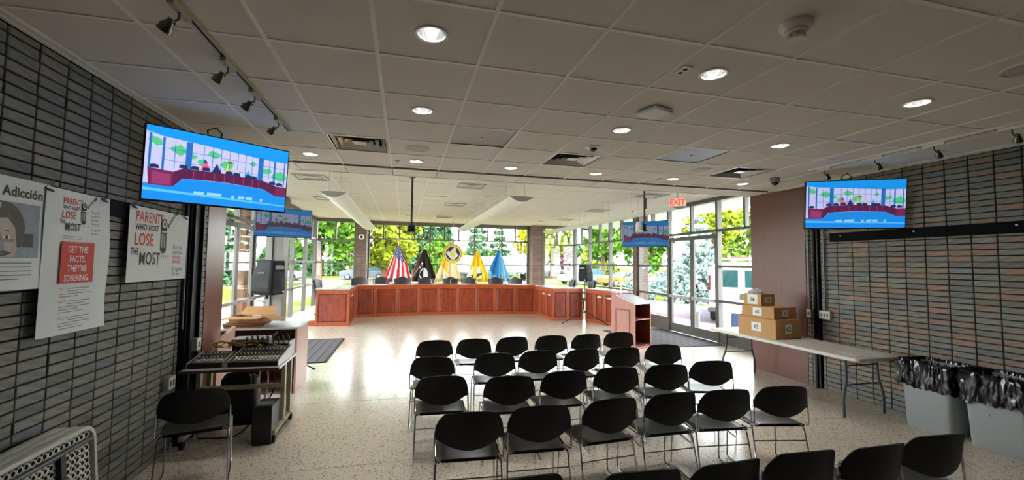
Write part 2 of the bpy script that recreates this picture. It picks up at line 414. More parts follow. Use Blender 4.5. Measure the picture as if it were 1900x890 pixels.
def put_tile(parent, x0, x1, y0, y1, z, hole=False, name='ceiling_tile'):
    g = 0.006; key = (round(x1-x0, 3), round(y1-y0, 3), hole)
    if key not in tcache: tcache[key] = tile_mesh(x1-x0-2*g, y1-y0-2*g, hole)
    o = link(name, tcache[key], parent); o.location = ((x0+x1)/2, (y0+y1)/2, z); return o
xs_ = [XL]+[X0+i*T for i in range(-2, 12)]+[XR]
rest = MB()
for a in range(len(xs_)-1):
    i = a-3
    for j in range(-9, 6):
        y0, y1 = Y0+j*T, min(Y0+(j+1)*T, 5.80)
        if (i, j) in VENT or (i, j) in RAD: continue
        if j < -3: rest.b2(xs_[a]+.006, xs_[a+1]-.006, max(y0, BACK)+.006, y1-.006, HN+0.003, HN+0.018)
        else: put_tile(ce, xs_[a], xs_[a+1], y0, y1, HN+0.003, (i, j) in DOWN)
o = rest.build('tile_field', m_tile, ce); o['kind'] = 'stuff'
by = MB().b2(-0.012, 0.012, BACK, 5.80, 0, 0.02).b2(-0.004, 0.004, BACK, 5.80, -0.004, 0).mesh('grid_bar', m_tee)
for x in xs_[1:-1]:
    o = link('grid_bar', by, ce); o.location = (x, 0, HN-0.003)
bx_ = MB().b2(XL, XR, -0.012, 0.012, 0, 0.02).mesh('grid_bar', m_tee)
for j in range(-8, 6):
    o = link('grid_bar', bx_, ce); o.location = (0, Y0+j*T, HN-0.002)
for x0, x1 in ((XL, XL+0.03), (XR-0.03, XR)):
    MB().b2(x0, x1, BACK, 5.80, HN-0.002, HN+0.02).build('wall_angle', m_tee, ce)
# slot and soffit strip before the higher hall
MB().b2(XL, XR, 5.80, 5.845, HN+0.06, HN+0.10).build('slot_back', m_slot, ce)
MB().b2(XL, XR, 5.798, 5.806, HN-0.002, HN+0.10).build('slot_edge', m_slot, ce)
MB().b2(XL, XR, 5.845, 5.885, HN-0.012, HN+0.10).build('linear_track', m_tee, ce)
for a in range(len(xs_)-1): put_tile(ce, xs_[a], xs_[a+1], 5.885, YE-0.012, HN+0.001, name='soffit_tile')
MB().b2(GL, GR, YE-0.012, YE+0.02, HN-0.004, HF+0.06).build('fascia', m_white, ce)
MB().b2(GL, XL-0.0, 5.56, YE, HN-0.004, HN+0.02).build('soffit_tile', m_tile, ce)
MB().b2(XR, GR, 5.80, YE, HN-0.004, HN+0.02).build('soffit_tile', m_tile, ce)

# high ceiling of the glazed hall
cf = struct(MB().b2(GL-0.2, GR+0.2, YE, YF+0.3, HF+0.06, HF+0.20).build('ceiling_hall', m_dark), 'high bright tile ceiling over the council dais')
xf = [GL]+[X0+i*T for i in range(-4, 14)]+[GR]
yf = [YE+0.02]+[YE+0.02+1.22*k for k in range(1, 10)]+[YF]
for a in range(len(xf)-1):
    for b in range(len(yf)-1): put_tile(cf, xf[a], xf[a+1], yf[b], yf[b+1], HF+0.002)
by = MB().b2(-0.011, 0.011, YE+0.02, YF, 0, 0.02).mesh('grid_bar', m_tee)
for x in xf[1:-1]:
    o = link('grid_bar', by, cf); o.location = (x, 0, HF-0.003)
bx2 = MB().b2(GL, GR, -0.011, 0.011, 0, 0.02).mesh('grid_bar', m_tile)
for y in yf[1:-1]:
    o = link('grid_bar', bx2, cf); o.location = (0, y, HF-0.001)
# roof and outdoor canopy soffit all round the glass hall
ro = MB()
ro.b2(GL-3.0, GR+3.0, 4.5, YF+2.2, HF+0.22, HF+0.5)
struct(ro.build('roof', m_conc), 'flat roof slab over the hall')  # unseen slab, added to keep sky light from leaking in
m_soffit = mat('canopy_soffit', (222, 230, 216), 0.7)
can = struct(MB().b2(GR+0.06, GR+2.95, 4.5, YF+2.1, HF+0.19, HF+0.22).b2(GL-2.95, GL-0.06, 4.5, YF+2.1, HF+0.19, HF+0.22).b2(GL-0.06, GR+0.06, YF+0.32, YF+2.1, HF+0.19, HF+0.22).build('canopy', m_soffit), 'pale boarded canopy soffit outside the glass')
brd = MB().b2(-0.07, 0.07, 4.5, YF+2.1, 0, 0.012).mesh('soffit_board', m_soffit)
for side in (0, 1):
    for k in range(18):
        o = link('soffit_board', brd, can); o.location = ((GR+0.16+k*0.157) if side else (GL-0.16-k*0.157), 0, HF+0.178)

# ---------------------------------------------------------------- glazing
NWIN = [0]
def pane_grid(name, label, A, B, ups, half, levels, sill=0.0, up_w=0.07, door=None, rail_w=0.06):
    """glazed screen from A to B: ups = mullion distances, half = transom half mullions, levels = rail heights"""
    A = Vector((*A, 0)); B = Vector((*B, 0)); d = (B-A).normalized(); L = (B-A).length; ang = math.atan2(d.y, d.x)
    root = sthing(name, label, A); root.rotation_euler = (0, 0, ang)
    top = levels[-1]
    for u in ups:
        MB().b2(u-up_w/2, u+up_w/2, -0.06, 0.06, 0, top+0.02).build('mullion', m_alu, root)
    for u in half:
        MB().b2(u-0.028, u+0.028, -0.05, 0.05, levels[-2], top).build('mullion', m_alu, root)
    for a, b in zip(ups[:-1], ups[1:]):
        if door and door[0]-0.05 <= a and b <= door[1]+0.05:
            lv = levels[-2:]
        else: lv = levels
        for z in lv[:-1]: MB().b2(a+up_w/2, b-up_w/2, -0.05, 0.05, z-rail_w/2, z+rail_w/2).build('rail', m_alu, root)
        z = lv[0] if lv is not levels else 0
        for z0, z1 in zip(lv[:-1], lv[1:]):
            cuts = [a+up_w/2]+[h for h in half if a < h < b and z0 == levels[-2]]+[b-up_w/2]
            for c0, c1 in zip(cuts[:-1], cuts[1:]):
                MB().b2(c0, c1, -0.004, 0.004, z0+rail_w/2, z1-(rail_w/2 if z1 != top else 0)).build('pane', m_glass, root)
        if sill and lv is levels:
            MB().b2(a+up_w/2, b-up_w/2, -0.045, 0.045, 0, levels[0]-rail_w/2).build('sill_panel', m_alu, root)
    MB().b2(0, L, -0.07, 0.07, top, HF+0.06).build('head', m_alu, root)
    return root
LV = [0.10, 0.97, 1.78, 2.63, 3.33]
# right side of the hall (u runs from the near end towards the far corner)
RY = 6.08
ur = [0.04, 8.5-RY, 10.42-RY, 11.95-RY]
pane_grid('window_1', 'grey framed glazing beside the right entrance doors', (GR, RY), (GR, 11.98), ur, [7.66-RY, 9.45-RY, 11.22-RY], [0.33]+LV[1:], sill=1, door=(8.5-RY, 10.42-RY))
RY = 12.22
pane_grid('window_2', 'grey framed glazing on the right of the dais', (GR, RY), (GR, YS), [0.04, 13.93-RY, 15.65-RY, YS-RY-0.04], [13.1-RY, 14.75-RY, 16.5-RY], LV, sill=1)
# left side
RY = 5.58
pane_grid('window_3', 'grey framed glazing beside the left entrance doors', (GL, RY), (GL, 11.75), [0.04, 7.0-RY, 8.6-RY, 10.52-RY, 11.72-RY], [9.55-RY], LV, sill=1, door=(8.6-RY, 10.52-RY))
RY = 12.25
pane_grid('window_4', 'grey framed glazing to the left of the dais', (GL, RY), (GL, YS), [0.04, 13.92-RY, 15.63-RY, YS-RY-0.04], [13.1-RY, 14.75-RY, 16.5-RY], LV, sill=1)
# far end: two side bays and a recessed middle bay
pane_grid('window_5', 'far window bay left of the brick pier with a round camera', (GL, YS), (-1.80, YS), [0.04, 1.42], [0.72], [0.10, 0.8, 1.76, 2.61, 3.30], sill=1, rail_w=0.05)
pane_grid('window_6', 'far window bay right of the right brick pier', (5.74, YS), (GR, YS), [0.03, 1.42], [0.62], [0.10, 0.8, 1.76, 2.61, 3.30], sill=1, rail_w=0.05)
mu = [0.03]+[x+1.40 for x in (-0.2, 1.01, 2.86, 4.04)]+[6.60]
pane_grid('window_7', 'wide middle window wall behind the flags', (-1.40, YF), (5.24, YF), mu, [x+1.40 for x in (-0.82, 0.39, 1.60, 2.20, 3.43, 4.63)], [0.10, 0.8, 1.72, 2.73, 3.28], sill=1, rail_w=0.05, up_w=0.06)
# brick piers
for nm, lb, x0, x1 in (('brick_pier', 'far brick pier carrying the round white camera', -1.80, -1.42), ('brick_pier', 'far brick pier between the blue flag and the right bay', 5.26, 5.74)):
    o = MB().b2(x0, x1, YS-0.05, YF+0.15, 0, HF+0.05).build(nm, m_pier); struct(o, lb)
for x, y0, y1, lb in ((GR, 11.98, 12.22, 'brick pier in the right glazed side'), (GL, 11.75, 12.25, 'brick pier in the left glazed side')):
    o = MB().b2(x-0.10, x+0.30, y0, y1, 0, HF+0.05).build('brick_pier', m_pier if x > 0 else m_alu); struct(o, lb)
# low platform behind the dais
o = MB().b2(GL+0.06, -2.33, 12.9, YS-0.08, 0, 0.15).b2(-2.33, GR-0.1, 15.15, YS-0.10, 0, 0.15).b2(-1.35, 5.2, YS-0.10, YF-0.1, 0, 0.15).b2(5.05, GR-0.1, 13.6, 15.15, 0, 0.15).b2(-2.33, -1.9, 13.6, 15.15, 0, 0.15).build('platform', m_plat); struct(o, 'low beige platform floor behind the dais')
MB().b2(GL+0.06, -2.35, 12.86, 12.9, 0, 0.15).build('platform_edge', m_cherry, o)

# entrance door leaves
def door_leaf(n, label, x, y0, y1, sgn, bar=True):
    d = sthing('door_%d' % n, label, (x, 0, 0)); g = 0.004
    y0 += g; y1 -= g; st = 0.075
    for a, b in ((y0, y0+st), (y1-st, y1)): MB().b2(-0.024, 0.024, a, b, 0.012, 2.55).build('stile', m_alu, d)
    MB().b2(-0.024, 0.024, y0+st, y1-st, 0.012, 0.235).build('bottom_rail', m_alu, d)
    MB().b2(-0.024, 0.024, y0+st, y1-st, 2.45, 2.55).build('top_rail', m_alu, d)
    MB().b2(-0.004, 0.004, y0+st, y1-st, 0.235, 2.45).build('pane', m_glass, d)
    q = MB(); q.b2(-sgn*0.085, -sgn*0.045, y0+0.03, y1-0.03, 0.93, 1.0)
    for yy in (y0+0.05, y1-0.05): q.b2(-sgn*0.05, -sgn*0.02, yy-0.02, yy+0.02, 0.935, 0.995)
    q.build('push_bar', m_alu_lt, d)
    yy = y0+0.10 if n % 2 else y1-0.10
    q = MB(); q.tube([(sgn*0.024, yy, 0.86), (sgn*0.075, yy, 0.88), (sgn*0.085, yy, 0.98), (sgn*0.075, yy, 1.10), (sgn*0.024, yy, 1.12)], 0.011, 8)
    q.build('pull_handle', m_blackm, d, True)
    return d
door_leaf(1, 'right entrance door leaf nearer the lectern', GR, 9.45, 10.38, 1)
door_leaf(2, 'right entrance door leaf beside the white van', GR, 8.54, 9.45, 1)
door_leaf(3, 'left entrance door leaf nearer the brick wall', GL, 8.64, 9.55, -1)
door_leaf(4, 'left entrance door leaf nearer the loudspeaker', GL, 9.55, 10.48, -1)
# ================================================================== outdoors
GZ = -0.15
gr = MB(); gr.b2(-140, 140, -30, 200, GZ-0.3, GZ); struct(gr.build('lawn', m_grass), 'bright green lawn outside the windows')
struct(MB().b2(-140, 140, 44.5, 51, GZ-0.05, GZ+0.012).build('road', m_asph), 'grey street across the lawn beyond the far windows')
struct(MB().b2(-140, 140, 41.6, 43.0, GZ-0.05, GZ+0.02).build('sidewalk', m_conc), 'pale sidewalk along the street')
dr = MB(); dr.prism([(9.4, -10), (15.5, -10), (15.5, 12), (14.0, 17.5), (13.4, 24), (13.4, 44.6), (9.6, 44.6), (10.0, 20)], GZ-0.05, GZ+0.01)
struct(dr.build('driveway', m_asph), 'mauve-grey asphalt drive outside the right doors')
struct(MB().b2(GR+0.1, 9.4, -10, 13.2, GZ-0.05, -0.03).build('walkway', m_conc), 'pale concrete walk outside the right doors')
struct(MB().b2(-9.2, GL-0.1, -10, 12.6, GZ-0.05, -0.03).b2(-7.4, -5.0, 12.6, 41.6, GZ-0.05, GZ+0.02).build('walkway', m_conc), 'pale concrete walk outside the left doors')

def leafmat(name, c): return mat(name, tuple(min(255, int(v*1.38)) for v in c), 0.8, spec=0.0, var=0.30, vscale=1.2)
LM = {'lime': leafmat('leaf_lime', (78, 85, 24)), 'green': leafmat('leaf_green', (51, 74, 24)), 'pine': leafmat('leaf_pine', (42, 60, 42)), 'spruce': leafmat('leaf_blue_spruce', (92, 106, 104)),
      'fir': leafmat('leaf_fir', (56, 70, 26)), 'gold': leafmat('leaf_gold', (95, 90, 18)), 'dark': leafmat('leaf_dark', (34, 51, 26)), 'plum': leafmat('leaf_plum', (60, 39, 39))}
for k in LM:     # leaves let some daylight through
    b = LM[k].node_tree.nodes['Principled BSDF']; b.inputs['Subsurface Weight'].default_value = 0.0
def quad(q, c, s_, rnd):
    a = Vector((rnd.gauss(0, 1), rnd.gauss(0, 1), rnd.gauss(0, 1))).normalized(); b = a.orthogonal().normalized(); t = rnd.uniform(0, 6.28)
    b = b*math.cos(t)+a.cross(b)*math.sin(t); e = a.cross(b)
    q.add([c+b*s_, c+e*s_*0.55, c-b*s_, c-e*s_*0.55], [(0, 1, 2, 3)])
def broad_tree(label, x, y, h, rw, kind, seed, trunk=0.16, base=0.3, n=2600, leaf=0.16):
    rnd = random.Random(seed); t = thing('tree', label, 'tree', (x, y, GZ), 0)
    q = MB(); q.tube([(0, 0, 0), (0.03, 0.02, h*0.25), (-0.04, 0.03, h*0.5), (0, 0, h*0.8)], [trunk*1.25, trunk, trunk*0.75, trunk*0.2], 9)
    for k in range(7):
        a = k*2.4; z = h*(0.3+0.07*k); q.tube([(0, 0, z), (math.cos(a)*rw*0.45, math.sin(a)*rw*0.45, z+h*0.13), (math.cos(a)*rw*0.8, math.sin(a)*rw*0.8, z+h*0.2)], [trunk*0.4, trunk*0.25, 0.02], 6)
    q.build('trunk', m_bark, t, True)
    cl = []
    for k in range(46):
        u = Vector((rnd.gauss(0, 1), rnd.gauss(0, 1), rnd.gauss(0, 1))).normalized()*rnd.uniform(0.45, 1)**0.6
        zc = h*(base+(1-base)/2); cl.append((Vector((u.x*rw*0.82, u.y*rw*0.82, zc+u.z*h*(1-base)/2*0.85)), rw*rnd.uniform(0.18, 0.34)))
    q = MB()
    for k in range(n):
        c, s_ = rnd.choice(cl); u = Vector((rnd.gauss(0, 1), rnd.gauss(0, 1), rnd.gauss(0, 0.8))).normalized()*s_*rnd.uniform(0.3, 1.05)
        quad(q, c+u, leaf*rnd.uniform(0.9, 1.8), rnd)
    q.build('crown', LM[kind], t)
    return t
def conifer(label, x, y, h, rw, kind, seed, n=3000, leaf=0.14, bare=0.05, gap=1.0, name='conifer'):
    rnd = random.Random(seed); t = thing(name, label, 'tree', (x, y, GZ), 0)
    MB().tube([(0, 0, 0), (0.02, 0, h*0.5), (0, 0, h*0.97)], [0.03*h**0.8, 0.018*h**0.8, 0.01], 8).build('trunk', m_bark, t, True)
    q = MB(); tiers = int(h*2.3/gap)
    br = []
    for k in range(tiers):
        f = k/tiers; z = h*(bare+(1-bare)*f); rr = rw*(1-f)**0.85+0.06
        m_ = max(5, int(11*(1-f))+3)
        for b in range(m_): br.append((z, rr*rnd.uniform(0.75, 1.1), 2*math.pi*(b+rnd.random()*0.7)/m_))
    for k in range(n):
        z, rr, a = rnd.choice(br); s_ = rnd.random()**0.6; w_ = (1-s_)*0.16*rr+0.05
        c = Vector((math.cos(a)*rr*s_, math.sin(a)*rr*s_, z-0.28*rr*s_*s_+0.06*rr*s_))+Vector((rnd.gauss(0, w_), rnd.gauss(0, w_), rnd.gauss(0, 0.05*rr+0.02)))
        quad(q, c, leaf*rnd.uniform(0.8, 1.7), rnd)
    q.build('crown', LM[kind], t)
    return t
broad_tree('broad green maple with bare trunk behind the far left bay', -6.9, 38, 8.6, 4.0, 'green', 1, 0.28, 0.20, 5200, 0.25)
broad_tree('lime-yellow tree left of the striped flag', -1.9, 44, 9.5, 3.9, 'lime', 2, 0.3, 0.10, 4600, 0.26)
conifer('tall blue-green pine above the striped flag', 2.0, 56, 13, 3.6, 'pine', 3, 3000, 0.36, gap=1.2)
conifer('second blue-green pine right of the tall one', 6.2, 74, 13.8, 3.4, 'pine', 4, 2600, 0.36, gap=1.3)
broad_tree('young bright green tree above the black flag', 2.9, 40, 4.9, 1.25, 'green', 5, 0.12, 0.12, 1300, 0.16)
conifer('airy grey-green spruce right of the round seal', 8.7, 52, 9.2, 2.3, 'pine', 6, 1300, 0.3, gap=1.9)
conifer('small airy spruce above the yellow flag', 13.0, 58.5, 8.0, 2.4, 'pine', 7, 1100, 0.3, gap=1.9)
broad_tree('golden yellow tree above the blue flag', 13.4, 44.0, 9.5, 2.2, 'gold', 8, 0.25, 0.18, 2400, 0.24)
broad_tree('yellow-green tree behind the far right bay', 18.6, 52.0, 10.5, 3.6, 'lime', 9, 0.28, 0.16, 2600, 0.26)
broad_tree('small plum-leaved tree beside the white trailer', 17.2, 43, 3.9, 1.0, 'plum', 10, 0.1, 0.25, 800, 0.14)
broad_tree('green tree seen through the right glazing near the corner', 21.8, 44.0, 8.8, 3.0, 'green', 11, 0.26, 0.2, 2600, 0.24)
broad_tree('large green tree behind the right loudspeaker', 22.2, 36, 8.0, 3.0, 'green', 12, 0.26, 0.24, 2600, 0.22)
broad_tree('green tree behind the hanging right screen', 27.5, 33, 8.2, 3.0, 'lime', 13, 0.26, 0.22, 2600, 0.22)
conifer('small blue spruce left of the lectern microphone', 13.2, 22.2, 3.2, 1.15, 'spruce', 14, 2600, 0.09)
conifer('blue spruce bush beside the blue car', 16.6, 24.0, 3.2, 1.2, 'spruce', 15, 2400, 0.09)
conifer('large silvery blue spruce filling the right doors', 15.2, 19.6, 4.9, 1.75, 'spruce', 16, 9500, 0.095)
conifer('tall yellow-green fir behind the white van', 20.5, 19.5, 9.5, 3.6, 'fir', 17, 6000, 0.17)
conifer('second fir at the edge of the right wood panel', 28.5, 13.5, 10.0, 3.2, 'fir', 18, 4500, 0.17)
broad_tree('thick-trunked tree right outside the left doors', -4.75, 14.6, 8.5, 3.0, 'green', 19, 0.24, 0.5, 2200, 0.16)
conifer('dark pine seen through the left glazing', -13.6, 38, 9.0, 2.4, 'pine', 20, 2300, 0.28, gap=1.2)
conifer('wide pine at the far left corner mullion', -12.4, 55, 11.5, 2.8, 'pine', 21, 2300, 0.28, gap=1.2)
broad_tree('pale green tree left of the loudspeaker', -21.0, 40, 9, 3.8, 'lime', 22, 0.3, 0.2, 2400, 0.26)
broad_tree('bright green tree behind the left doors', -14.0, 26, 7.5, 3.0, 'green', 23, 0.25, 0.28, 2400, 0.2)
broad_tree('pale tree far beyond the left glazing', -22.0, 55, 11, 4.5, 'green', 24, 0.3, 0.15, 2200, 0.36)
def bush(label, x, y, h, rw, kind, seed, n=700):
    rnd = random.Random(seed); t = thing('shrub', label, 'shrub', (x, y, GZ), 0, 'shrubs beyond the street'); q = MB()
    for k in range(n):
        u = Vector((rnd.gauss(0, 1), rnd.gauss(0, 1), abs(rnd.gauss(0, 1)))).normalized()*rnd.uniform(0.7, 1.0)
        quad(q, Vector((u.x*rw, u.y*rw*0.6, 0.1+u.z*h)), 0.3*rnd.uniform(0.7, 1.4), rnd)
    q.build('foliage', LM[kind], t)
    MB().tube([(0, 0, 0), (0.05, 0, h*0.5)], [0.06, 0.03], 6).build('stem', m_bark, t)
BL = ['behind the left glazing', 'left of the maple trunk', 'right of the maple trunk', 'below the lime-yellow tree', 'behind the striped flag', 'behind the black flag', 'below the round seal', 'left of the yellow flag', 'right of the yellow flag', 'behind the white trailers', 'behind the far right bay', 'behind the right loudspeaker']
for k, s_ in enumerate(BL):
    bush('low hedge-like shrub across the street ' + s_, -26+k*5.3, 62+(k % 3)*1.2, 2.2+0.5*((k*7) % 3), 2.6, ('dark', 'green', 'fir')[k % 3], 40+k)

for k in range(13):
    x = -44+k*8.2
    tr_ = broad_tree('distant tree in the row far behind the street, %s from the left' % (ORD[k] if k < 12 else 'last'), x, 88+(k % 3)*9.5, (7.5, 9, 6.5)[k % 3] if not 5 <= k <= 8 else 4.6, 4.6, ('green', 'fir', 'pine', 'lime')[k % 4], 70+k, 0.25, 0.03, 1500, 0.5)
    tr_['group'] = 'distant tree row behind the street'
# vehicles
m_tyre = mat('tyre', (24, 24, 25), 0.8); m_hub = mat('wheel_hub', (170, 172, 176), 0.3, metal=0.8)
m_cglass = mat('car_glass', (60, 84, 92), 0.08, spec=0.8); m_teal = mat('van_glass', (30, 74, 74), 0.1, spec=0.8)
m_lampr = mat('tail_lamp', (110, 34, 34), 0.3); m_bumper = mat('bumper', (70, 72, 76), 0.5)
def car(label, x, y, rz, col, L=4.6, W=1.8, Hh=1.5, kind='suv'):
    m_body = mat('car_paint_%s' % kind, tuple(int(v*0.5) for v in col), 0.3, coat=0.2)
    t = thing('car', label, 'car', (x, y, GZ+0.012), rz)
    hL = L/2; body = [(-hL, 0.32), (-hL, 0.80), (-hL+0.15, 0.92), (-hL+1.0, 0.98)] + [(hL-0.35, 0.95), (hL, 0.80), (hL, 0.35), (hL-0.4, 0.24), (-hL+0.4, 0.24)]
    S = Matrix(((1, 0, 0, 0), (0, 0, 1, 0), (0, 1, 0, 0), (0, 0, 0, 1)))
    MB().prism(body, -W/2, W/2, S).build('body', m_body, t, bevel=0.06)
    c0, c1, r0, r1 = {'suv': (-hL+0.95, hL-0.12, -hL+1.7, hL-0.35), 'sedan': (-hL+1.0, hL-0.5, -hL+1.85, hL-1.3), 'pickup': (-hL+1.1, hL-1.9, -hL+1.75, hL-2.05)}[kind]
    q = MB(); q.loft([[(c0, -W/2+0.06, 0.94), (c1, -W/2+0.06, 0.94), (c1, W/2-0.06, 0.94), (c0, W/2-0.06, 0.94)], [(r0, -W/2+0.2, Hh-0.05), (r1, -W/2+0.2, Hh-0.05), (r1, W/2-0.2, Hh-0.05), (r0, W/2-0.2, Hh-0.05)]])
    q.build('windows', m_cglass, t)
    MB().b2(r0-0.06, r1+0.06, -W/2+0.18, W/2-0.18, Hh-0.06, Hh).build('roof', m_body, t, bevel=0.02)
    for wx in (-hL+0.85, hL-0.85):
        for sgn in (-1, 1):
            Mx = Matrix.Translation((wx, sgn*(W/2-0.1), 0.33)) @ Matrix.Rotation(R(90), 4, 'X')
            o = MB().lathe([(0.2, -0.1), (0.31, -0.1), (0.33, -0.07), (0.33, 0.07), (0.31, 0.1), (0.2, 0.1)], 20, M=Mx).build('wheel', m_tyre, t, True)
            MB().lathe([(0.19, -0.105), (0.19, 0.105)], 14, M=Mx).build('hub', m_hub, o)
    return t
car('silver-blue estate car parked left of the striped flag', -4.3, 49.5, 0.05, (176, 190, 216), 4.9, 1.9, 1.6, 'suv')
car('white pickup truck seen through the left glazing', -12.4, 46.5, 0.0, (236, 240, 246), 5.4, 1.95, 1.75, 'pickup')
car('blue sedan beside the pickup through the left glazing', -18.9, 45.9, 0.0, (110, 140, 190), 4.6, 1.8, 1.45, 'sedan')
car('orange sedan parked below the right loudspeaker', 19.4, 35.0, 0.1, (240, 158, 48), 4.5, 1.8, 1.25, 'sedan')
car('blue car seen between the blue spruces', 20.2, 29.0, 0.4, (100, 134, 180), 4.4, 1.8, 1.5, 'sedan')
car('silver car behind the two right grey dais chairs', 17.0, 39.0, 0.2, (196, 206, 222), 4.6, 1.8, 1.5, 'suv')
car('red car seen through the left doors', -24.5, 46.0, 0.0, (190, 70, 74), 4.6, 1.8, 1.5, 'suv')
def trailer(label, x, y, L, Hh):
    t = thing('trailer', label, 'trailer', (x, y, GZ+0.012), 0)
    MB().b2(-L/2, L/2, -1.2, 1.2, 0.95, Hh).build('box', mat('trailer_white', (246, 247, 250), 0.4), t, bevel=0.04)
    MB().b2(-L/2, L/2, -1.0, 1.0, 0.75, 0.95).build('chassis', m_bumper, t)
    for wx in (-L/2+1.0, -L/2+2.1, L/2-1.4):
        for sgn in (-1, 1):
            MB().lathe([(0.2, -0.13), (0.46, -0.13), (0.48, 0), (0.46, 0.13), (0.2, 0.13)], 18, M=Matrix.Translation((wx, sgn*1.0, 0.48)) @ Matrix.Rotation(R(90), 4, 'X')).build('wheel', m_tyre, t, True)
trailer('long white trailer parked behind the yellow and blue flags', 9.6, 48.0, 11.5, 2.75)
trailer('white box trailer parked behind the far right bay', 21.0, 57, 6.5, 3.0)
# white van outside the right doors, seen from behind
def van():
    t = thing('van', 'white van with roof ladder parked outside the right doors', 'van', (10.95, 11.9, GZ+0.01), R(-42))
    W = 2.0; L = 5.2; m_v = mat('van_paint', (240, 242, 246), 0.3, coat=0.4)
    ring = lambda y, tp: [(-W/2, y, 0.42), (W/2, y, 0.42), (W/2, y, 1.05), (W/2-0.09, y, tp-0.22), (W/2-0.26, y, tp), (-W/2+0.26, y, tp), (-W/2+0.09, y, tp-0.22), (-W/2, y, 1.05)]
    MB().loft([ring(0, 2.04), ring(0.1, 2.08), ring(3.4, 2.08), ring(3.9, 1.9), ring(4.3, 1.25), ring(L, 1.1)]).build('body', m_v, t, bevel=0.03)
    for sgn in (-1, 1):
        d = MB().b2(sgn*0.02, sgn*(W/2-0.12), -0.025, 0.01, 0.56, 1.92).build('rear_door', m_v, t, bevel=0.02)
        MB().add([(sgn*0.10, -0.032, 1.22), (sgn*0.80, -0.032, 1.22), (sgn*0.72, -0.032, 1.80), (sgn*0.10, -0.032, 1.80), (sgn*0.10, -0.02, 1.22), (sgn*0.80, -0.02, 1.22), (sgn*0.72, -0.02, 1.80), (sgn*0.10, -0.02, 1.80)], [(0, 1, 2, 3), (7, 6, 5, 4), (0, 4, 5, 1), (1, 5, 6, 2), (2, 6, 7, 3), (3, 7, 4, 0)]).build('window', m_teal, d)
        MB().b2(sgn*(W/2-0.06), sgn*(W/2+0.004), -0.03, 0.06, 1.10, 1.60).build('tail_lamp', m_lampr, t)
    MB().b2(-0.06, 0.34, -0.05, -0.02, 0.82, 1.02).build('plate_recess', m_bumper, t); MB().b2(0.0, 0.28, -0.056, -0.05, 0.86, 0.98).build('licence_plate', mat('plate_yellow', (96, 84, 30), 0.5), t)
    MB().b2(-W/2-0.02, W/2+0.02, -0.2, 0.02, 0.38, 0.54).build('bumper', m_bumper, t, bevel=0.03)
    q = MB()
    for xx in (-0.3, 0.3): q.tube([(xx, 0.1, 2.24), (xx, 3.2, 2.24)], 0.03, 8)
    for k in range(9): q.tube([(-0.3, 0.2+k*0.36, 2.24), (0.3, 0.2+k*0.36, 2.24)], 0.018, 6)
    q.build('ladder', mat('fibreglass_red', (130, 40, 48), 0.5), t, True)
    q = MB()
    for yy in (0.4, 1.9, 3.0):
        q.tube([(-0.75, yy, 2.06), (-0.75, yy, 2.19), (0.75, yy, 2.19), (0.75, yy, 2.06)], 0.02, 8)
    q.build('roof_rack', m_white, t, True)
    for wy in (0.95, 4.2):
        for sgn in (-1, 1):
            MB().lathe([(0.2, -0.12), (0.34, -0.12), (0.36, 0), (0.34, 0.12), (0.2, 0.12)], 20, M=Matrix.Translation((sgn*(W/2-0.12), wy, 0.36)) @ Matrix.Rotation(R(90), 4, 'Y')).build('wheel', m_tyre, t, True)
van()
q = thing('recycling_bin', 'white and blue bin outside the right glazing', 'bin', (8.72, 9.95, -0.03), R(-30))
MB().loft([[(-0.2, -0.2, 0), (0.2, -0.2, 0), (0.2, 0.2, 0), (-0.2, 0.2, 0)], [(-0.27, -0.25, 0.62), (0.27, -0.25, 0.62), (0.27, 0.25, 0.62), (-0.27, 0.25, 0.62)]]).build('tub', m_white, q, bevel=0.03)
MB().b2(0.02, 0.25, -0.262, -0.22, 0.1, 0.55).build('blue_panel', mat('bin_blue', (20, 52, 92), 0.5), q); MB().b2(-0.28, 0.28, -0.27, 0.27, 0.62, 0.70).build('lid', m_white, q, bevel=0.03)
q = thing('ash_post', 'slim metal post outside the right doors', 'post', (8.35, 10.75, -0.03))
MB().lathe([(0.12, 0), (0.12, 0.02), (0.05, 0.03), (0.05, 0.42), (0.08, 0.44), (0.08, 0.5), (0, 0.52)], 18).build('body', m_alu_lt, q, True)
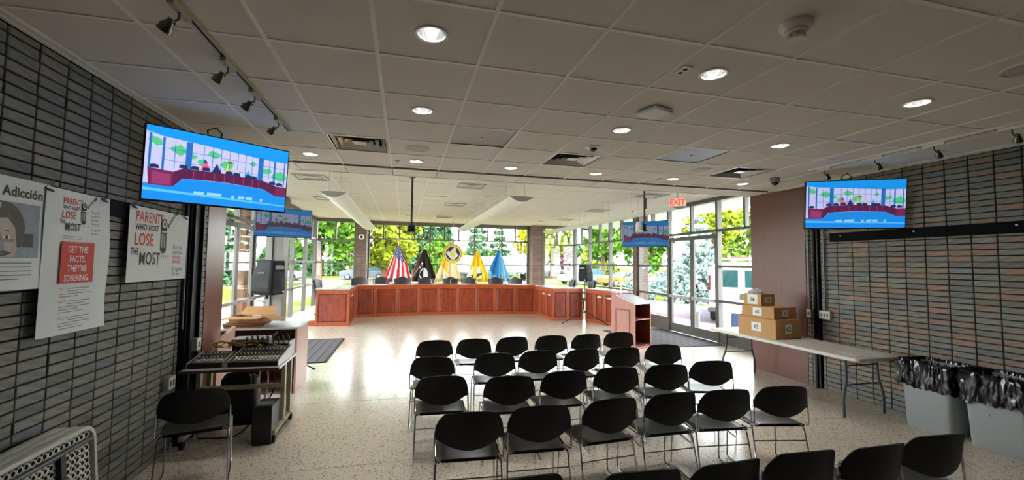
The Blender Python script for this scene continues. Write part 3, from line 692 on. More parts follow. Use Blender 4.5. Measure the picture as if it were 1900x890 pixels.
# ================================================================== audience chairs
def make_chair(label):
    """faces +Y; back towards -Y; origin on the floor"""
    t = thing('stacking_chair', label, 'chair', group='black stacking chairs')
    # backrest: arched top, wrapped in plan, belly-shaped lower edge
    n, m_ = 27, 9; g = []
    for j in range(m_):
        row = []; s_ = j/(m_-1)
        for i in range(n):
            u = math.sin(math.pi/2*(-1+2*i/(n-1))); au = abs(u)
            top = 0.805-0.042*au**2-0.075*max(0, (au-0.66)/0.34)**2.8
            bot = 0.530+0.062*min(1.0, au/0.86)**2
            z = bot+(top-bot)*s_; hw = 0.238-0.016*s_
            row.append((u*hw, -0.262-0.055*(z-0.55)/0.25+0.075*u*u, z))
        g.append(row)
    MB().shell(g, -0.009).build('backrest', m_shell, t, True)
    # seat: shallow pan with waterfall front and turned-down skirt
    n, m_ = 13, 11; g = []
    for j in range(m_):
        v = -1+2*j/(m_-1); row = []
        for i in range(n):
            u = -1+2*i/(n-1); hw = 0.232*(1-0.05*max(0, -v)**3); e = max(abs(u), 0)
            x = u*hw; y = 0.005+v*0.222
            cr = 0.10*max(0, abs(u)-0.75)*max(0, abs(v)-0.75)*4
            z = 0.448-0.012*(1-u*u)*(1-v*v)+0.012*max(0, -v)**4-0.03*max(0, v-0.55)**2*4-0.022*max(0, e-0.86)/0.14
            row.append((x*(1-cr), y*(1-cr), z))
        g.append(row)
    s_ = MB().shell(g, 0.008).build('seat', m_seat, t, True)
    g = [[(u*0.19, -0.20+v*0.30, 0.436-0.030*(1-u*u)*(1-(2*v-1)**2)) for u in [-1+k/4 for k in range(9)]] for v in [k/5 for k in range(6)]]
    MB().shell(g, 0.006).build('underpan', m_black, s_, True)
    for s in (-1, 1):
        MB().tube([(s*0.222, -0.10, 0.432), (s*0.226, 0.16, 0.432), (s*0.229, 0.195, 0.424), (s*0.231, 0.207, 0.40), (s*0.236, 0.222, 0.03), (s*0.237, 0.214, 0.012), (s*0.237, 0.19, 0.0065),
                   (s*0.238, -0.24, 0.0065), (s*0.238, -0.263, 0.012), (s*0.237, -0.262, 0.035), (s*0.228, -0.175, 0.40), (s*0.222, -0.16, 0.425), (s*0.218, -0.13, 0.433)], 0.0065, 7).build('leg', m_chrome, t, True)
        MB().tube([(s*0.226, -0.12, 0.440), (s*0.234, -0.19, 0.440), (s*0.238, -0.215, 0.448), (s*0.238, -0.222, 0.47), (s*0.236, -0.212, 0.60), (s*0.228, -0.205, 0.66)], 0.0065, 7).build('back_upright', m_chrome, t, True)
    MB().tube([(-0.236, -0.196, 0.31), (0.236, -0.196, 0.31)], 0.005, 6).build('stretcher', m_chrome, t, True)
    return t
def pull(p, c=0.30): return p
CH = [[(0.417, 5.559), (0.927, 5.583), (1.478, 5.628), (2.033, 5.637), (2.583, 5.652), (3.124, 5.725)],
      [(0.317, 4.601), (1.015, 4.655), (1.540, 4.691), (2.09, 4.676), (2.617, 4.673), (3.216, 4.751)],
      [(0.354, 3.813), (0.945, 3.69), (1.50, 3.749), (2.06, 3.793), (2.621, 3.792), (3.182, 3.836)],
      [(0.459, 2.861), (0.973, 2.882), (1.561, 2.92), (2.099, 2.947), (2.585, 2.931), (3.123, 2.909)],
      [(0.575, 1.953), (1.175, 1.877), (1.672, 1.861), (2.168, 1.868), (2.664, 1.839), (3.183, 1.869)]]
CR = [[2, -3, 4, -5, 2, -8], [-5, -5, -3, 2, -3, -14], [-2, -5, 0, -6, -8, -14], [-4, -3, 4, 0, -6, -12], [0, -3, 2, -3, 0, -5]]
ROWN = ['front row by the lectern', 'second row from the dais', 'middle row of five', 'fourth row from the dais', 'rearmost row nearest the viewer']
chair0 = make_chair('tmp'); first = True
for r_, row in enumerate(CH):
    for c_, (x, y) in enumerate(row):
        lb = 'black stacking chair, %s from left in the %s' % (ORD[c_], ROWN[r_]); a = R(CR[r_][c_])
        px, py = x - (-0.315)*(-math.sin(a)), y + 0.315*math.cos(a)
        if first: chair0.location = (px, py, 0); chair0.rotation_euler = (0, 0, a); chair0['label'] = lb; first = False
        else: dup(chair0, (px, py, 0), a, lb)
dup(chair0, (-1.62, 4.10, 0), R(16), 'black stacking chair standing alone at the mixing desk cart')

# ================================================================== council dais
def panelled(root, p0, p1, z0, z1, n, th=0.05, base=0.10):
    """panelled face from p0 to p1 (viewer side on the right of p0->p1), n framed panels, each its own part"""
    p0 = Vector((*p0, 0)); p1 = Vector((*p1, 0)); d = p1-p0; L = d.length; ang = math.atan2(d.y, d.x); M = Matrix.Translation(p0) @ Matrix.Rotation(ang, 4, 'Z')
    MB().b2(0, L, 0.012, th, z0, z1, M).build('carcass', m_cherry2, root)
    q = MB(); q.b2(0, L, -0.014, 0.012, z0, z0+base, M).b2(0, L, -0.010, 0.012, z1-0.11, z1, M)
    w_ = L/n; st = 0.055
    for k in range(n+1):
        u = k*w_; q.b2(max(0, u-st), min(L, u+st), -0.010, 0.012, z0+base, z1-0.11, M)
    q.build('face_frame', m_cherry, root, bevel=0.003)
    for k in range(n):
        u0, u1 = k*w_+st, (k+1)*w_-st; b0, b1 = z0+base, z1-0.11; e = 0.028
        q = MB()
        for a in ((u0, u0+0.014, b0, b1), (u1-0.014, u1, b0, b1), (u0, u1, b0, b0+0.014), (u0, u1, b1-0.014, b1)): q.b2(a[0], a[1], -0.004, 0.012, a[2], a[3], M)
        mo = q.build('moulding', m_cherry_dk, root)
        vs = [(u0+0.014, 0.010, b0+0.014), (u1-0.014, 0.010, b0+0.014), (u1-0.014, 0.010, b1-0.014), (u0+0.014, 0.010, b1-0.014), (u0+e+0.014, -0.001, b0+e+0.014), (u1-e-0.014, -0.001, b0+e+0.014), (u1-e-0.014, -0.001, b1-e-0.014), (u0+e+0.014, -0.001, b1-e-0.014)]
        MB().add(vs, [(0, 1, 5, 4), (1, 2, 6, 5), (2, 3, 7, 6), (3, 0, 4, 7), (4, 5, 6, 7)], M).build('panel', m_cherry2, root)
    return M, L
def plate(root, M, u, z):
    MB().b2(u-0.10, u+0.10, -0.022, -0.012, z-0.02, z+0.02, M).build('name_plate', m_white, root)
DT = 1.035
m_dtop = mat('dais_top', (176, 168, 160), 0.2, coat=0.3)
# left wing
t = thing('dais_wing', 'left cherry wood wing of the dais with one large panel', 'dais', (-1.9, 13.6, 0)); o = (-1.9, 13.6)
L_ = lambda x, y: (x-o[0], y-o[1])
panelled(t, L_(-2.34, 12.78), L_(-1.475, 12.78), 0, DT-0.03, 1)
M_, l_ = panelled(t, L_(-1.475, 12.78), L_(-1.475, 14.52), 0, DT-0.03, 3)
plate(t, M_, 0.62, 0.80); plate(t, M_, 0.34, 0.80)
MB().prism([L_(-2.36, 12.75), L_(-1.45, 12.75), L_(-1.45, 14.52), L_(-1.95, 14.52), L_(-1.95, 13.35), L_(-2.36, 13.35)], DT-0.03, DT).build('top', m_dtop, t, bevel=0.006)
MB().b2(-2.34-o[0], -2.30-o[0], 12.83-o[1], 13.35-o[1], 0, DT-0.03).build('end_panel', m_cherry, t)
# centre: nine panels on a shallow curve
o = (1.55, 15.2); t = thing('dais', 'long curved centre section of the cherry wood dais with nine panels', 'dais', (*o, 0))
sx_ = [-1.475, -0.89, -0.205, 0.51, 1.19, 1.85, 2.505, 3.155, 3.86, 4.575]
cy_ = lambda x: 14.97-0.40*((x-1.62)/3.05)**2
for a, b in zip(sx_[:-1], sx_[1:]): panelled(t, L_(a, cy_(a)), L_(b, cy_(b)), 0, DT-0.025, 1)
fr = [L_(x, cy_(x)-0.04) for x in sx_]; MB().prism(fr+[L_(x, cy_(x)+0.50) for x in sx_[::-1]], DT-0.025, DT+0.005).build('top', m_cherry, t, bevel=0.005)
# right wing
o = (5.1, 13.5); t = thing('dais_wing', 'right cherry wood wing of the dais behind the tripod speaker stand', 'dais', (*o, 0))
M_, l_ = panelled(t, L_(4.58, 14.62), L_(4.62, 12.84), 0, DT-0.03, 3)
plate(t, M_, 0.95, 0.80); plate(t, M_, 1.48, 0.80)
panelled(t, L_(4.62, 12.84), L_(5.62, 12.80), 0, DT-0.03, 2)
MB().prism([L_(4.59, 12.81), L_(5.66, 12.77), L_(5.66, 13.4), L_(5.10, 13.4), L_(5.10, 14.62), L_(4.56, 14.62)], DT-0.03, DT).build('top', m_dtop, t, bevel=0.006)
# end desk
o = (6.1, 12.0); t = thing('dais_desk', 'cherry wood end desk of the dais beside the lectern', 'dais', (*o, 0))
M_, l_ = panelled(t, L_(5.67, 12.66), L_(5.97, 11.24), 0, DT-0.03, 3)
plate(t, M_, 0.72, 0.80); plate(t, M_, 1.16, 0.80)
panelled(t, L_(5.97, 11.24), L_(6.35, 11.30), 0, DT-0.03, 1)
MB().prism([L_(5.64, 12.67), L_(5.95, 11.20), L_(6.40, 11.26), L_(6.18, 12.76)], DT-0.03, DT).build('top', m_dtop, t, bevel=0.006)
MB().prism([L_(6.31, 11.33), L_(6.35, 11.33), L_(6.14, 12.7), L_(6.10, 12.7)], 0, DT-0.03).build('back_panel', m_cherry2, t)
# gooseneck microphones on the dais
def mic(label, x, y, z, lean=(0.1, 0.1), h=0.22):
    t = thing('microphone', label, 'microphone', (x, y, z), 0, 'gooseneck microphones on the dais')
    MB().lathe([(0.05, 0), (0.05, 0.015), (0.015, 0.03), (0, 0.032)], 14).build('base', m_black, t, True)
    MB().tube([(0, 0, 0.02), (0, 0, h*0.6), (lean[0]*0.4, lean[1]*0.4, h*0.85), (lean[0], lean[1], h)], 0.006, 6).build('gooseneck', m_dkchrome, t, True)
    MB().tube([(lean[0], lean[1], h), (lean[0]*1.4, lean[1]*1.4, h+0.02)], 0.013, 8).build('capsule', m_black, t, True)
# high-backed dais chairs
def exec_chair(label):
    t = thing('office_chair', label, 'chair', group='grey leather chairs behind the dais')
    n, m_ = 11, 9; g = []
    for j in range(m_):
        s_ = j/(m_-1); row = []
        for i in range(n):
            u = -1+2*i/(n-1); au = abs(u); top = 1.125-0.075*min(1, au/0.72)**1.4+0.02*max(0, au-0.72)/0.28
            z = 0.50+(top-0.50)*s_; row.append((u*(0.245+0.03*s_), -0.22-0.10*s_+0.05*u*u, z))
        g.append(row)
    MB().shell(g, -0.07).build('backrest', m_leather, t, True)
    MB().loft([[(-0.25, -0.22, 0.44), (0.25, -0.22, 0.44), (0.27, 0.26, 0.44), (-0.27, 0.26, 0.44)], [(-0.26, -0.23, 0.52), (0.26, -0.23, 0.52), (0.28, 0.27, 0.52), (-0.28, 0.27, 0.52)]]).build('seat', m_leather, t, bevel=0.03)
    for s in (-1, 1): MB().tube([(s*0.29, -0.2, 0.46), (s*0.32, -0.2, 0.62), (s*0.32, -0.12, 0.68), (s*0.32, 0.16, 0.68), (s*0.31, 0.22, 0.62), (s*0.29, 0.2, 0.46)], 0.02, 8).build('armrest', m_black, t, True)
    MB().lathe([(0.03, 0.10), (0.03, 0.44)], 12).build('column', m_blackm, t, True)
    q = MB()
    for k in range(5):
        a = 2*math.pi*k/5; q.tube([(0, 0, 0.11), (0.3*math.cos(a), 0.3*math.sin(a), 0.07)], [0.03, 0.018], 8)
    q.build('star_base', m_black, t, True)
    cas = MB().lathe([(0, -0.025), (0.028, -0.025), (0.03, 0), (0.028, 0.025), (0, 0.025)], 12, M=Matrix.Rotation(R(90), 4, 'X')).mesh('caster', m_black, True)
    for k in range(5):
        a = 2*math.pi*k/5; c_ = link('caster', cas, t); c_.location = (0.3*math.cos(a), 0.3*math.sin(a), 0.03)
    return t
EX = [-1.52, -0.76, -0.04, 0.78, 1.72, 2.43, 3.41, 4.22]
EL = ['leftmost, right of the round camera pier', 'second from left, behind the silver car', 'third from left, in front of the striped flag', 'fourth from left, in front of the black flag', 'fourth from right, below the cream and gold flag', 'third from right, in front of the yellow flag', 'second from right, in front of the blue flag', 'rightmost, right of the blue flag']
e0 = exec_chair('tmp')
for k, x in enumerate(EX):
    lb = 'grey leather dais chair, '+EL[k]
    if k == 0: e0.location = (x, 15.75, 0.15); e0.rotation_euler = (0, 0, R(180)); e0['label'] = lb
    else: dup(e0, (x, 15.72, 0.15), R(180+(-3, 4, 0, -4, 3, 6, -5, 2)[k]), lb)
dup(e0, (-2.30, 14.25, 0.15), R(-100), 'grey dais chair behind the left dais wing')
dup(e0, (5.62, 14.40, 0.15), R(-95+180), 'left one of two grey chairs behind the right dais wing')
dup(e0, (6.02, 13.60, 0.15), R(-95+180), 'right one of two grey chairs behind the right dais wing')
for k, x in enumerate((-0.95, -0.32, 0.25, 0.95, 1.62, 2.52, 3.6)):
    mic('gooseneck microphone on the dais, %s from the left' % ORD[k], x, cy_(x)+0.28, DT+0.006, (0.07*(-1)**k, 0.05), 0.2)

# ================================================================== lectern
t = thing('lectern', 'mahogany lectern with open shelves and sloping grey top', 'lectern', (4.86, 8.46, 0), R(23.4))
W, D = 0.57, 0.62
for s in (-1, 1):
    S = Matrix(((0, 0, 1, s*(W/2-0.012)), (1, 0, 0, 0), (0, 1, 0, 0), (0, 0, 0, 1)))
    o = MB().prism([(-D/2, 0.06), (D/2, 0.06), (D/2, 1.16), (D/2-0.12, 1.16), (-D/2, 0.975)], -0.012, 0.012, S).build('side_panel', m_lect, t)
    e = s*(W/2+0.004)
    q = MB()
    for a in ((-0.19, -0.165, 0.14, 0.84), (0.165, 0.19, 0.14, 0.84), (-0.19, 0.19, 0.14, 0.165), (-0.19, 0.19, 0.815, 0.84)): q.b2(e-0.006, e+0.006, a[0], a[1], a[2], a[3])
    q.build('moulding', m_lect_dk, o)
MB().b2(-W/2+0.024, W/2-0.024, D/2-0.03, D/2, 0.06, 1.16).build('front_panel', m_lect, t)
MB().b2(-W/2+0.024, W/2-0.024, -D/2+0.01, D/2-0.03, 0.62, 0.64).build('shelf', m_lect, t); MB().b2(-W/2+0.024, W/2-0.024, -D/2+0.01, D/2-0.03, 0.08, 0.10).build('shelf', m_lect_dk, t)
MB().b2(-W/2+0.024, W/2-0.024, D/2-0.04, D/2-0.03, 0.1, 0.95).build('back_lining', m_lect_dk, t)
for s in (-1, 1): MB().b2(s*(W/2-0.024), s*(W/2-0.03), -D/2+0.012, D/2-0.03, 0.1, 0.93).build('lining', m_lect_dk, t)
MB().b2(-W/2+0.01, W/2-0.01, -D/2+0.03, D/2-0.03, 0, 0.06).build('plinth', m_lect, t)
S = Matrix(((0, 0, 1, 0), (1, 0, 0, 0), (0, 1, 0, 0), (0, 0, 0, 1)))
MB().prism([(-D/2-0.005, 0.955), (-D/2-0.005, 0.98), (D/2-0.14, 1.145), (D/2-0.14, 1.12)], -W/2-0.005, W/2+0.005, S).build('sloping_top', m_desktop, t)
MB().b2(-W/2-0.01, W/2+0.01, D/2-0.14, D/2+0.01, 1.16, 1.18).build('top_ledge', m_lect, t)
MB().tube([(-0.15, D/2-0.16, 1.13), (-0.15, D/2-0.16, 1.22), (-0.12, D/2-0.13, 1.36), (-0.04, D/2-0.09, 1.45), (0.06, D/2-0.06, 1.49)], 0.006, 7).build('microphone_neck', m_chrome, t, True)
MB().tube([(0.06, D/2-0.06, 1.49), (0.11, D/2-0.05, 1.505)], [0.011, 0.014], 8).build('microphone_capsule', m_black, t, True)

# entrance mats
def floor_mat(label, loc, w_, d_):
    t = thing('floor_mat', label, 'mat', loc)
    MB().b2(-w_/2, w_/2, -d_/2, d_/2, 0, 0.010).build('base', m_mat, t)
    rib = MB().b2(-0.012, 0.012, -d_/2+0.03, d_/2-0.03, 0, 0.003).mesh('rib', m_mat_dk)
    k = 0; x = -w_/2+0.08
    while x < w_/2-0.05:
        o = link('rib', rib, t); o.location = (x, 0, 0.010); x += 0.16
    q = MB(); b = 0.045
    for a in ((-w_/2, -w_/2+b, -d_/2, d_/2), (w_/2-b, w_/2, -d_/2, d_/2), (-w_/2, w_/2, -d_/2, -d_/2+b), (-w_/2, w_/2, d_/2-b, d_/2)): q.b2(a[0], a[1], a[2], a[3], 0.002, 0.013)
    q.build('border', m_rubber, t)
floor_mat('ribbed grey entrance mat beside the desk at the left doors', (-2.23, 9.42, 0), 1.86, 2.45)
floor_mat('ribbed grey entrance mat inside the right doors', (6.18, 9.43, 0), 1.78, 2.45)
# ================================================================== ceiling fittings
tc = lambda i, j: (X0+(i+0.5)*T, Y0+(j+0.5)*T)
m_reflect = mat('downlight_reflector', (210, 210, 212), 0.12, metal=1.0)
m_lamp = mat('lamp_bulb', (236, 236, 230), 0.3)
DLAB = {(1, -1): 'at the top of the picture, left of centre', (1, 1): 'in front of the left grey panel, second in its line', (-1, 4): 'beside the large left screen', (1, 4): 'next to the small square plate by the left slot', (4, -1): 'beside the ceiling socket plate',
        (4, 1): 'behind the white access point', (7, -1): 'nearest the right track', (7, 1): 'behind the right track, far one', (3, 4): 'near the slot, left of the middle vent', (5, 4): 'near the slot, right of the middle vent', (7, 4): 'near the slot below the right speaker', (9, 4): 'near the slot below the right vent'}
def downlight(i, j):
    x, y = tc(i, j); t = thing('downlight', 'recessed round downlight '+DLAB[(i, j)], 'downlight', (x, y, HN), 0, 'recessed downlights in the low ceiling')
    MB().lathe([(0.074, 0.006), (0.074, -0.002), (0.090, -0.006), (0.094, -0.001), (0.094, 0.004)], 32, caps=False).build('trim_ring', m_white, t, True)
    MB().lathe([(0.0745, 0.0), (0.071, 0.05), (0.062, 0.10), (0.045, 0.14), (0.030, 0.155)], 28, caps=False).build('reflector', m_reflect, t, True)
    MB().lathe([(0.0, 0.112), (0.018, 0.114), (0.022, 0.124), (0.018, 0.14), (0.014, 0.155), (0, 0.156)], 16).build('bulb', m_lamp, t, True)
    MB().lathe([(0.08, 0.02), (0.08, 0.20), (0, 0.20)], 20, caps=False).build('can', m_dark, t, True)
    return t
for i, j in DOWN:
    t = downlight(i, j)
    if DOWN_W <= 0: continue
    ld = bpy.data.lights.new('downlight_fill', 'AREA'); ld.shape = 'DISK'; ld.size = 0.04; ld.energy = DOWN_W; ld.color = (1.0, 0.95, 0.88); ld.spread = R(150)  # fill light added inside the unlit downlight to lift the low ceiling
    lo = bpy.data.objects.new('downlight_fill', ld); COL.objects.link(lo); lo.parent = t; lo.location = (0, 0, 0.109)
# square four-way diffusers
def vent(x, y, z, label, w_=0.60, group='square ceiling air diffusers'):
    t = thing('air_vent', label, 'vent', (x, y, z), 0, group); h = w_/2
    MB().b2(-h, h, -h, h, 0.08, 0.09).build('plenum', m_dark, t)
    fr = MB()
    for a in ((-h, h, -h, -h+0.025), (-h, h, h-0.025, h), (-h, -h+0.025, -h+0.025, h-0.025), (h-0.025, h, -h+0.025, h-0.025)): fr.b2(a[0], a[1], a[2], a[3], -0.003, 0.012)
    fr.build('frame', m_vent, t)
    for k in range(4):
        r0 = h-0.035-k*0.062; r1 = r0-0.05; z0, z1 = 0.004+0.004*k, 0.05
        if r1 < 0.01: r1 = 0.005
        q = MB(); sq = lambda r, zz: [(-r, -r, zz), (r, -r, zz), (r, r, zz), (-r, r, zz)]
        q.loft([sq(r0, z0), sq(r1, z1), sq(r1-0.002, z1), sq(r0-0.003, z0-0.002)], caps=False)
        q.build('louvre', m_vent, t)
    MB().b2(-0.06, 0.06, -0.06, 0.06, 0.012, 0.016).build('centre_plate', m_vent, t)
    return t
vent(*tc(0, 3), HN, 'square air diffuser in the low ceiling beside the left screen'); vent(*tc(4, 3), HN, 'middle square air diffuser in the low ceiling'); vent(*tc(8, 3), HN, 'square air diffuser in the low ceiling near the right screen')
for x, y, lb in ((1.34, 8.86, 'far diffuser nearest the slot in the high ceiling'), (1.34, 11.85, 'middle far diffuser in the high ceiling'), (1.34, 15.1, 'farthest diffuser in the high ceiling'), (5.65, 11.75, 'far diffuser above the right dais wing'), (5.70, 14.6, 'farthest diffuser on the right'), (-1.80, 8.9, 'far diffuser above the left pendant'), (-1.99, 11.8, 'far diffuser left of the left pendant'), (5.60, 8.8, 'far diffuser above the right hanging camera')):
    vent(x, y, HF-0.016, 'square '+lb, 0.58)
for (i, j), lb in zip(RAD, ('left grey metal panel set in the ceiling grid', 'right grey metal panel set in the ceiling grid')):
    x, y = tc(i, j); t = thing('ceiling_panel', lb, 'panel', (x, y, HN), 0)
    MB().b2(-0.298, 0.298, -0.298, 0.298, 0.004, 0.02).build('sheet', m_panelgrey, t)
    q = MB()
    for a in ((-0.298, 0.298, -0.298, -0.285), (-0.298, 0.298, 0.285, 0.298), (-0.298, -0.285, -0.285, 0.285), (0.285, 0.298, -0.285, 0.285)): q.b2(a[0], a[1], a[2], a[3], -0.001, 0.004)
    q.build('frame', m_steel, t); MB().lathe([(0, -0.002), (0.012, -0.001), (0.013, 0.004)], 12).build('screw', m_steel, t)
for (i, j), lb in zip(SPK, ('round ceiling speaker above the left air diffuser', 'round ceiling speaker by the right grey panel', 'round ceiling speaker at the right edge')):
    x, y = tc(i, j); t = thing('ceiling_speaker', lb, 'speaker', (x, y, HN), 0)
    MB().lathe([(0.118, 0.004), (0.134, -0.004), (0.138, 0.003)], 36, caps=False).build('rim', m_white, t, True); MB().lathe([(0.0, -0.001), (0.08, -0.001), (0.119, 0.003)], 36).build('grille', mat('grille_white', (196, 192, 186), 0.6, bump=0.4, bscale=600), t, True)
# small ceiling devices
x, y = tc(4, -2); t = thing('smoke_detector', 'white smoke detector on the low ceiling at upper right', 'detector', (x, y, HN))
MB().lathe([(0.075, 0.003), (0.078, -0.012), (0.070, -0.030), (0.052, -0.034)], 30, caps=False).build('base', m_white, t, True); MB().lathe([(0.052, -0.030), (0.054, -0.046), (0.046, -0.052), (0.04, -0.053)], 30).build('collar', m_white, t, True)
q = MB()
for k in range(10):
    a = 2*math.pi*k/10; q.box((0.036*math.cos(a), 0.036*math.sin(a), -0.064), (0.014, 0.006, 0.026), rz=a)
q.build('vanes', m_white, t); MB().lathe([(0.03, -0.05), (0.03, -0.074), (0.042, -0.076), (0.040, -0.084), (0, -0.086)], 24).build('cap', m_white, t, True)
x, y = tc(4, 0); t = thing('access_point', 'white square wireless access point on the low ceiling', 'access point', (x, y+0.08, HN), R(20))
MB().b2(-0.11, 0.11, -0.11, 0.11, -0.035, -0.005).build('cover', m_white, t, bevel=0.014); MB().b2(-0.06, 0.06, -0.06, 0.06, -0.012, 0.003).build('mount', m_slot, t); MB().b2(-0.012, 0.012, 0.03, 0.036, -0.0362, -0.035).build('status_light', m_steel, t)
def socket(x, y, label):
    t = thing('ceiling_plate', label, 'plate', (x, y, HN), 0); MB().b2(-0.035, 0.035, -0.06, 0.06, -0.006, 0.003).build('plate', m_white, t, bevel=0.003)
    for s in (-1, 1): MB().lathe([(0.014, -0.007), (0.016, -0.006)], 12, c=(0, s*0.025, 0)).build('socket', m_ink, t)
socket(1.72, 2.33, 'small socket plate beside the front right downlight'); socket(-0.115, 5.45, 'small square plate by the left slot'); socket(3.577, 5.44, 'small square plate by the right slot')
def dome(x, y, label, big):
    t = thing('dome_camera', label, 'camera', (x, y, HN))
    if big: MB().lathe([(0.062, 0.003), (0.066, -0.01), (0.064, -0.055), (0.056, -0.062)], 28).build('housing', mat('grey_housing', (150, 148, 142), 0.5), t, True); z = -0.06
    else: MB().lathe([(0.085, 0.003), (0.088, -0.004), (0.06, -0.012), (0.045, -0.014)], 28).build('housing', m_white, t, True); z = -0.012
    r = 0.05 if big else 0.04
    MB().lathe([(r*math.cos(a), z-r*math.sin(a)*0.95) for a in [k*math.pi/2/8 for k in range(9)]], 24).build('dome', mat('smoked_dome', (14, 14, 16), 0.08, spec=0.8), t, True)
dome(*tc(4, 2), 'flush dome camera above the middle air diffuser', False); dome(5.09, 4.88, 'hanging dome camera near the right wall', True)

# track lights along both walls
def track(label, x, y0, y1, heads, sgn):
    t = thing('track_light', label, 'track light', (x, (y0+y1)/2, HN)); ym = (y0+y1)/2
    MB().b2(-0.018, 0.018, y0-ym, y1-ym, -0.022, 0.002).build('rail', m_beige if sgn > 0 else m_white, t)
    MB().b2(-0.006, 0.006, y0-ym+0.02, y1-ym-0.02, -0.0232, -0.022).build('slot', m_slot, t)
    for hy in heads:
        y = hy-ym; a = MB().b2(-0.017, 0.017, y-0.09, y+0.09, -0.052, -0.0235).build('adapter', m_beige if sgn > 0 else m_white, t, bevel=0.004)
        sx = -0.02*sgn
        MB().tube([(0, y, -0.05), (0, y, -0.085), (sx, y, -0.10), (sx*2, y-0.012, -0.115)], 0.006, 8).build('stem', m_dkchrome, a, True)
        M = Matrix.Translation((sx*2, y-0.012, -0.125)) @ Matrix.Rotation(R(38)*sgn, 4, 'Y') @ Matrix.Rotation(R(18), 4, 'X')
        MB().lathe([(0.014, 0.035), (0.016, 0.02), (0.026, -0.005), (0.034, -0.035), (0.031, -0.035), (0.022, -0.008), (0, 0.0)], 20, M=M).build('lamp_head', m_dkchrome, a, True)
        MB().tube([(sx*2-0.035, y-0.012, -0.118), (sx*2, y-0.012, -0.106), (sx*2+0.035, y-0.012, -0.118)], 0.005, 6).build('yoke', m_dkchrome, a, True)
track('ceiling track with spot heads above the left brick wall', -1.10, 1.9, 4.42, [2.36, 2.96, 3.45, 4.06], 1)
track('ceiling track with spot heads along the right brick wall', 5.08, 1.9, 4.34, [4.14, 3.55, 3.0, 2.44], -1)

# suspended lens-shaped uplights of the hall
def pendant(label, x, y0, y1):
    t = thing('pendant_light', label, 'pendant light', (x, y0, 2.93)); L = y1-y0; W = 0.215
    prof = [(-W, 0.035), (-W*0.75, 0.0), (-W*0.4, -0.038), (0, -0.052), (W*0.4, -0.038), (W*0.75, 0.0), (W, 0.035), (W*0.93, 0.038), (W*0.5, -0.012), (0, -0.028), (-W*0.5, -0.012), (-W*0.93, 0.038)]
    S = lambda yy: [(a, yy, b) for a, b in prof]
    MB().loft([S(0), S(L*0.25), S(L*0.5), S(L*0.75), S(L)]).build('shade', m_light, t, True)
    end = [(-W, 0.036), (-W*0.5, 0.046), (0, 0.05), (W*0.5, 0.046), (W, 0.036), (W*0.75, 0.0), (W*0.4, -0.038), (0, -0.053), (-W*0.4, -0.038), (-W*0.75, 0.0)]
    S2 = Matrix(((1, 0, 0, 0), (0, 0, 1, 0), (0, 1, 0, 0), (0, 0, 0, 1)))
    for a in (-0.012, L): MB().prism(end, a, a+0.012, S2).build('end_cap', m_alu_lt, t)
    for k in range(1, 3): MB().prism([(p[0]*1.012, p[1]-0.002) for p in end], L*k/3-0.01, L*k/3+0.01, S2).build('joint_band', m_white, t)
    MB().tube([(0, 0.1, 0.022), (0, L-0.1, 0.022)], 0.014, 8).build('lamp_tube', m_white, t, True)
    n = 6
    for k in range(n):
        yy = 0.12+(L-0.24)*k/(n-1)
        for s in (-1, 1): MB().tube([(s*0.09, yy, 0.02), (s*0.09, yy, HF-2.93)], 0.0025, 5).build('cable', m_alu_lt, t)
        MB().b2(-0.11, 0.11, yy-0.015, yy+0.015, HF-2.93-0.012, HF-2.93+0.002).build('ceiling_bracket', m_white, t)
    if PEND_W <= 0: return t
    ld = bpy.data.lights.new('pendant_lamp', 'AREA'); ld.shape = 'RECTANGLE'; ld.size = 0.2; ld.size_y = L-0.3; ld.energy = PEND_W; ld.color = (1.0, 0.965, 0.91)
    lo = bpy.data.objects.new('pendant_lamp', ld); COL.objects.link(lo); lo.parent = t; lo.location = (0, L/2, 0.052); lo.rotation_euler = (R(180), 0, 0)
pendant('left suspended lens-shaped uplight', -1.19, 7.65, 15.2); pendant('middle suspended lens-shaped uplight', 1.98, 7.15, 14.7); pendant('right suspended lens-shaped uplight', 5.10, 7.1, 14.7)
for k, (x, y) in enumerate(((0.11, 15.1), (3.8, 14.65), (5.05, 15.42), (0.11, 12.4))):
    t = thing('hall_downlight', 'small square downlight in the high ceiling, '+('left, farthest', 'right of the middle pendant', 'far right corner', 'left, nearer')[k], 'downlight', (x, y, HF), 0)
    MB().b2(-0.11, 0.11, -0.11, 0.11, -0.012, 0.004).build('frame', m_white, t); MB().b2(-0.085, 0.085, -0.085, 0.085, -0.014, -0.012).build('aperture', m_panelgrey, t)
t = thing('light_panel', 'flat light panel in the high ceiling left of the middle pendant', 'light panel', (0.70, 10.8, HF), 0)
MB().b2(-0.29, 0.29, -0.29, 0.29, -0.014, 0.004).build('diffuser', mat('panel_diffuser', (214, 226, 200), 0.5), t); MB().b2(-0.30, 0.30, -0.30, 0.30, -0.010, 0.006).build('frame', m_white, t)
t = thing('sprinkler', 'black sprinkler head in the high ceiling right of the screen pole', 'sprinkler', (6.68, 11.5, HF)); MB().lathe([(0.03, 0.002), (0.032, -0.006), (0.012, -0.01), (0.012, -0.04), (0.02, -0.045), (0, -0.05)], 14).build('head', m_black, t, True)

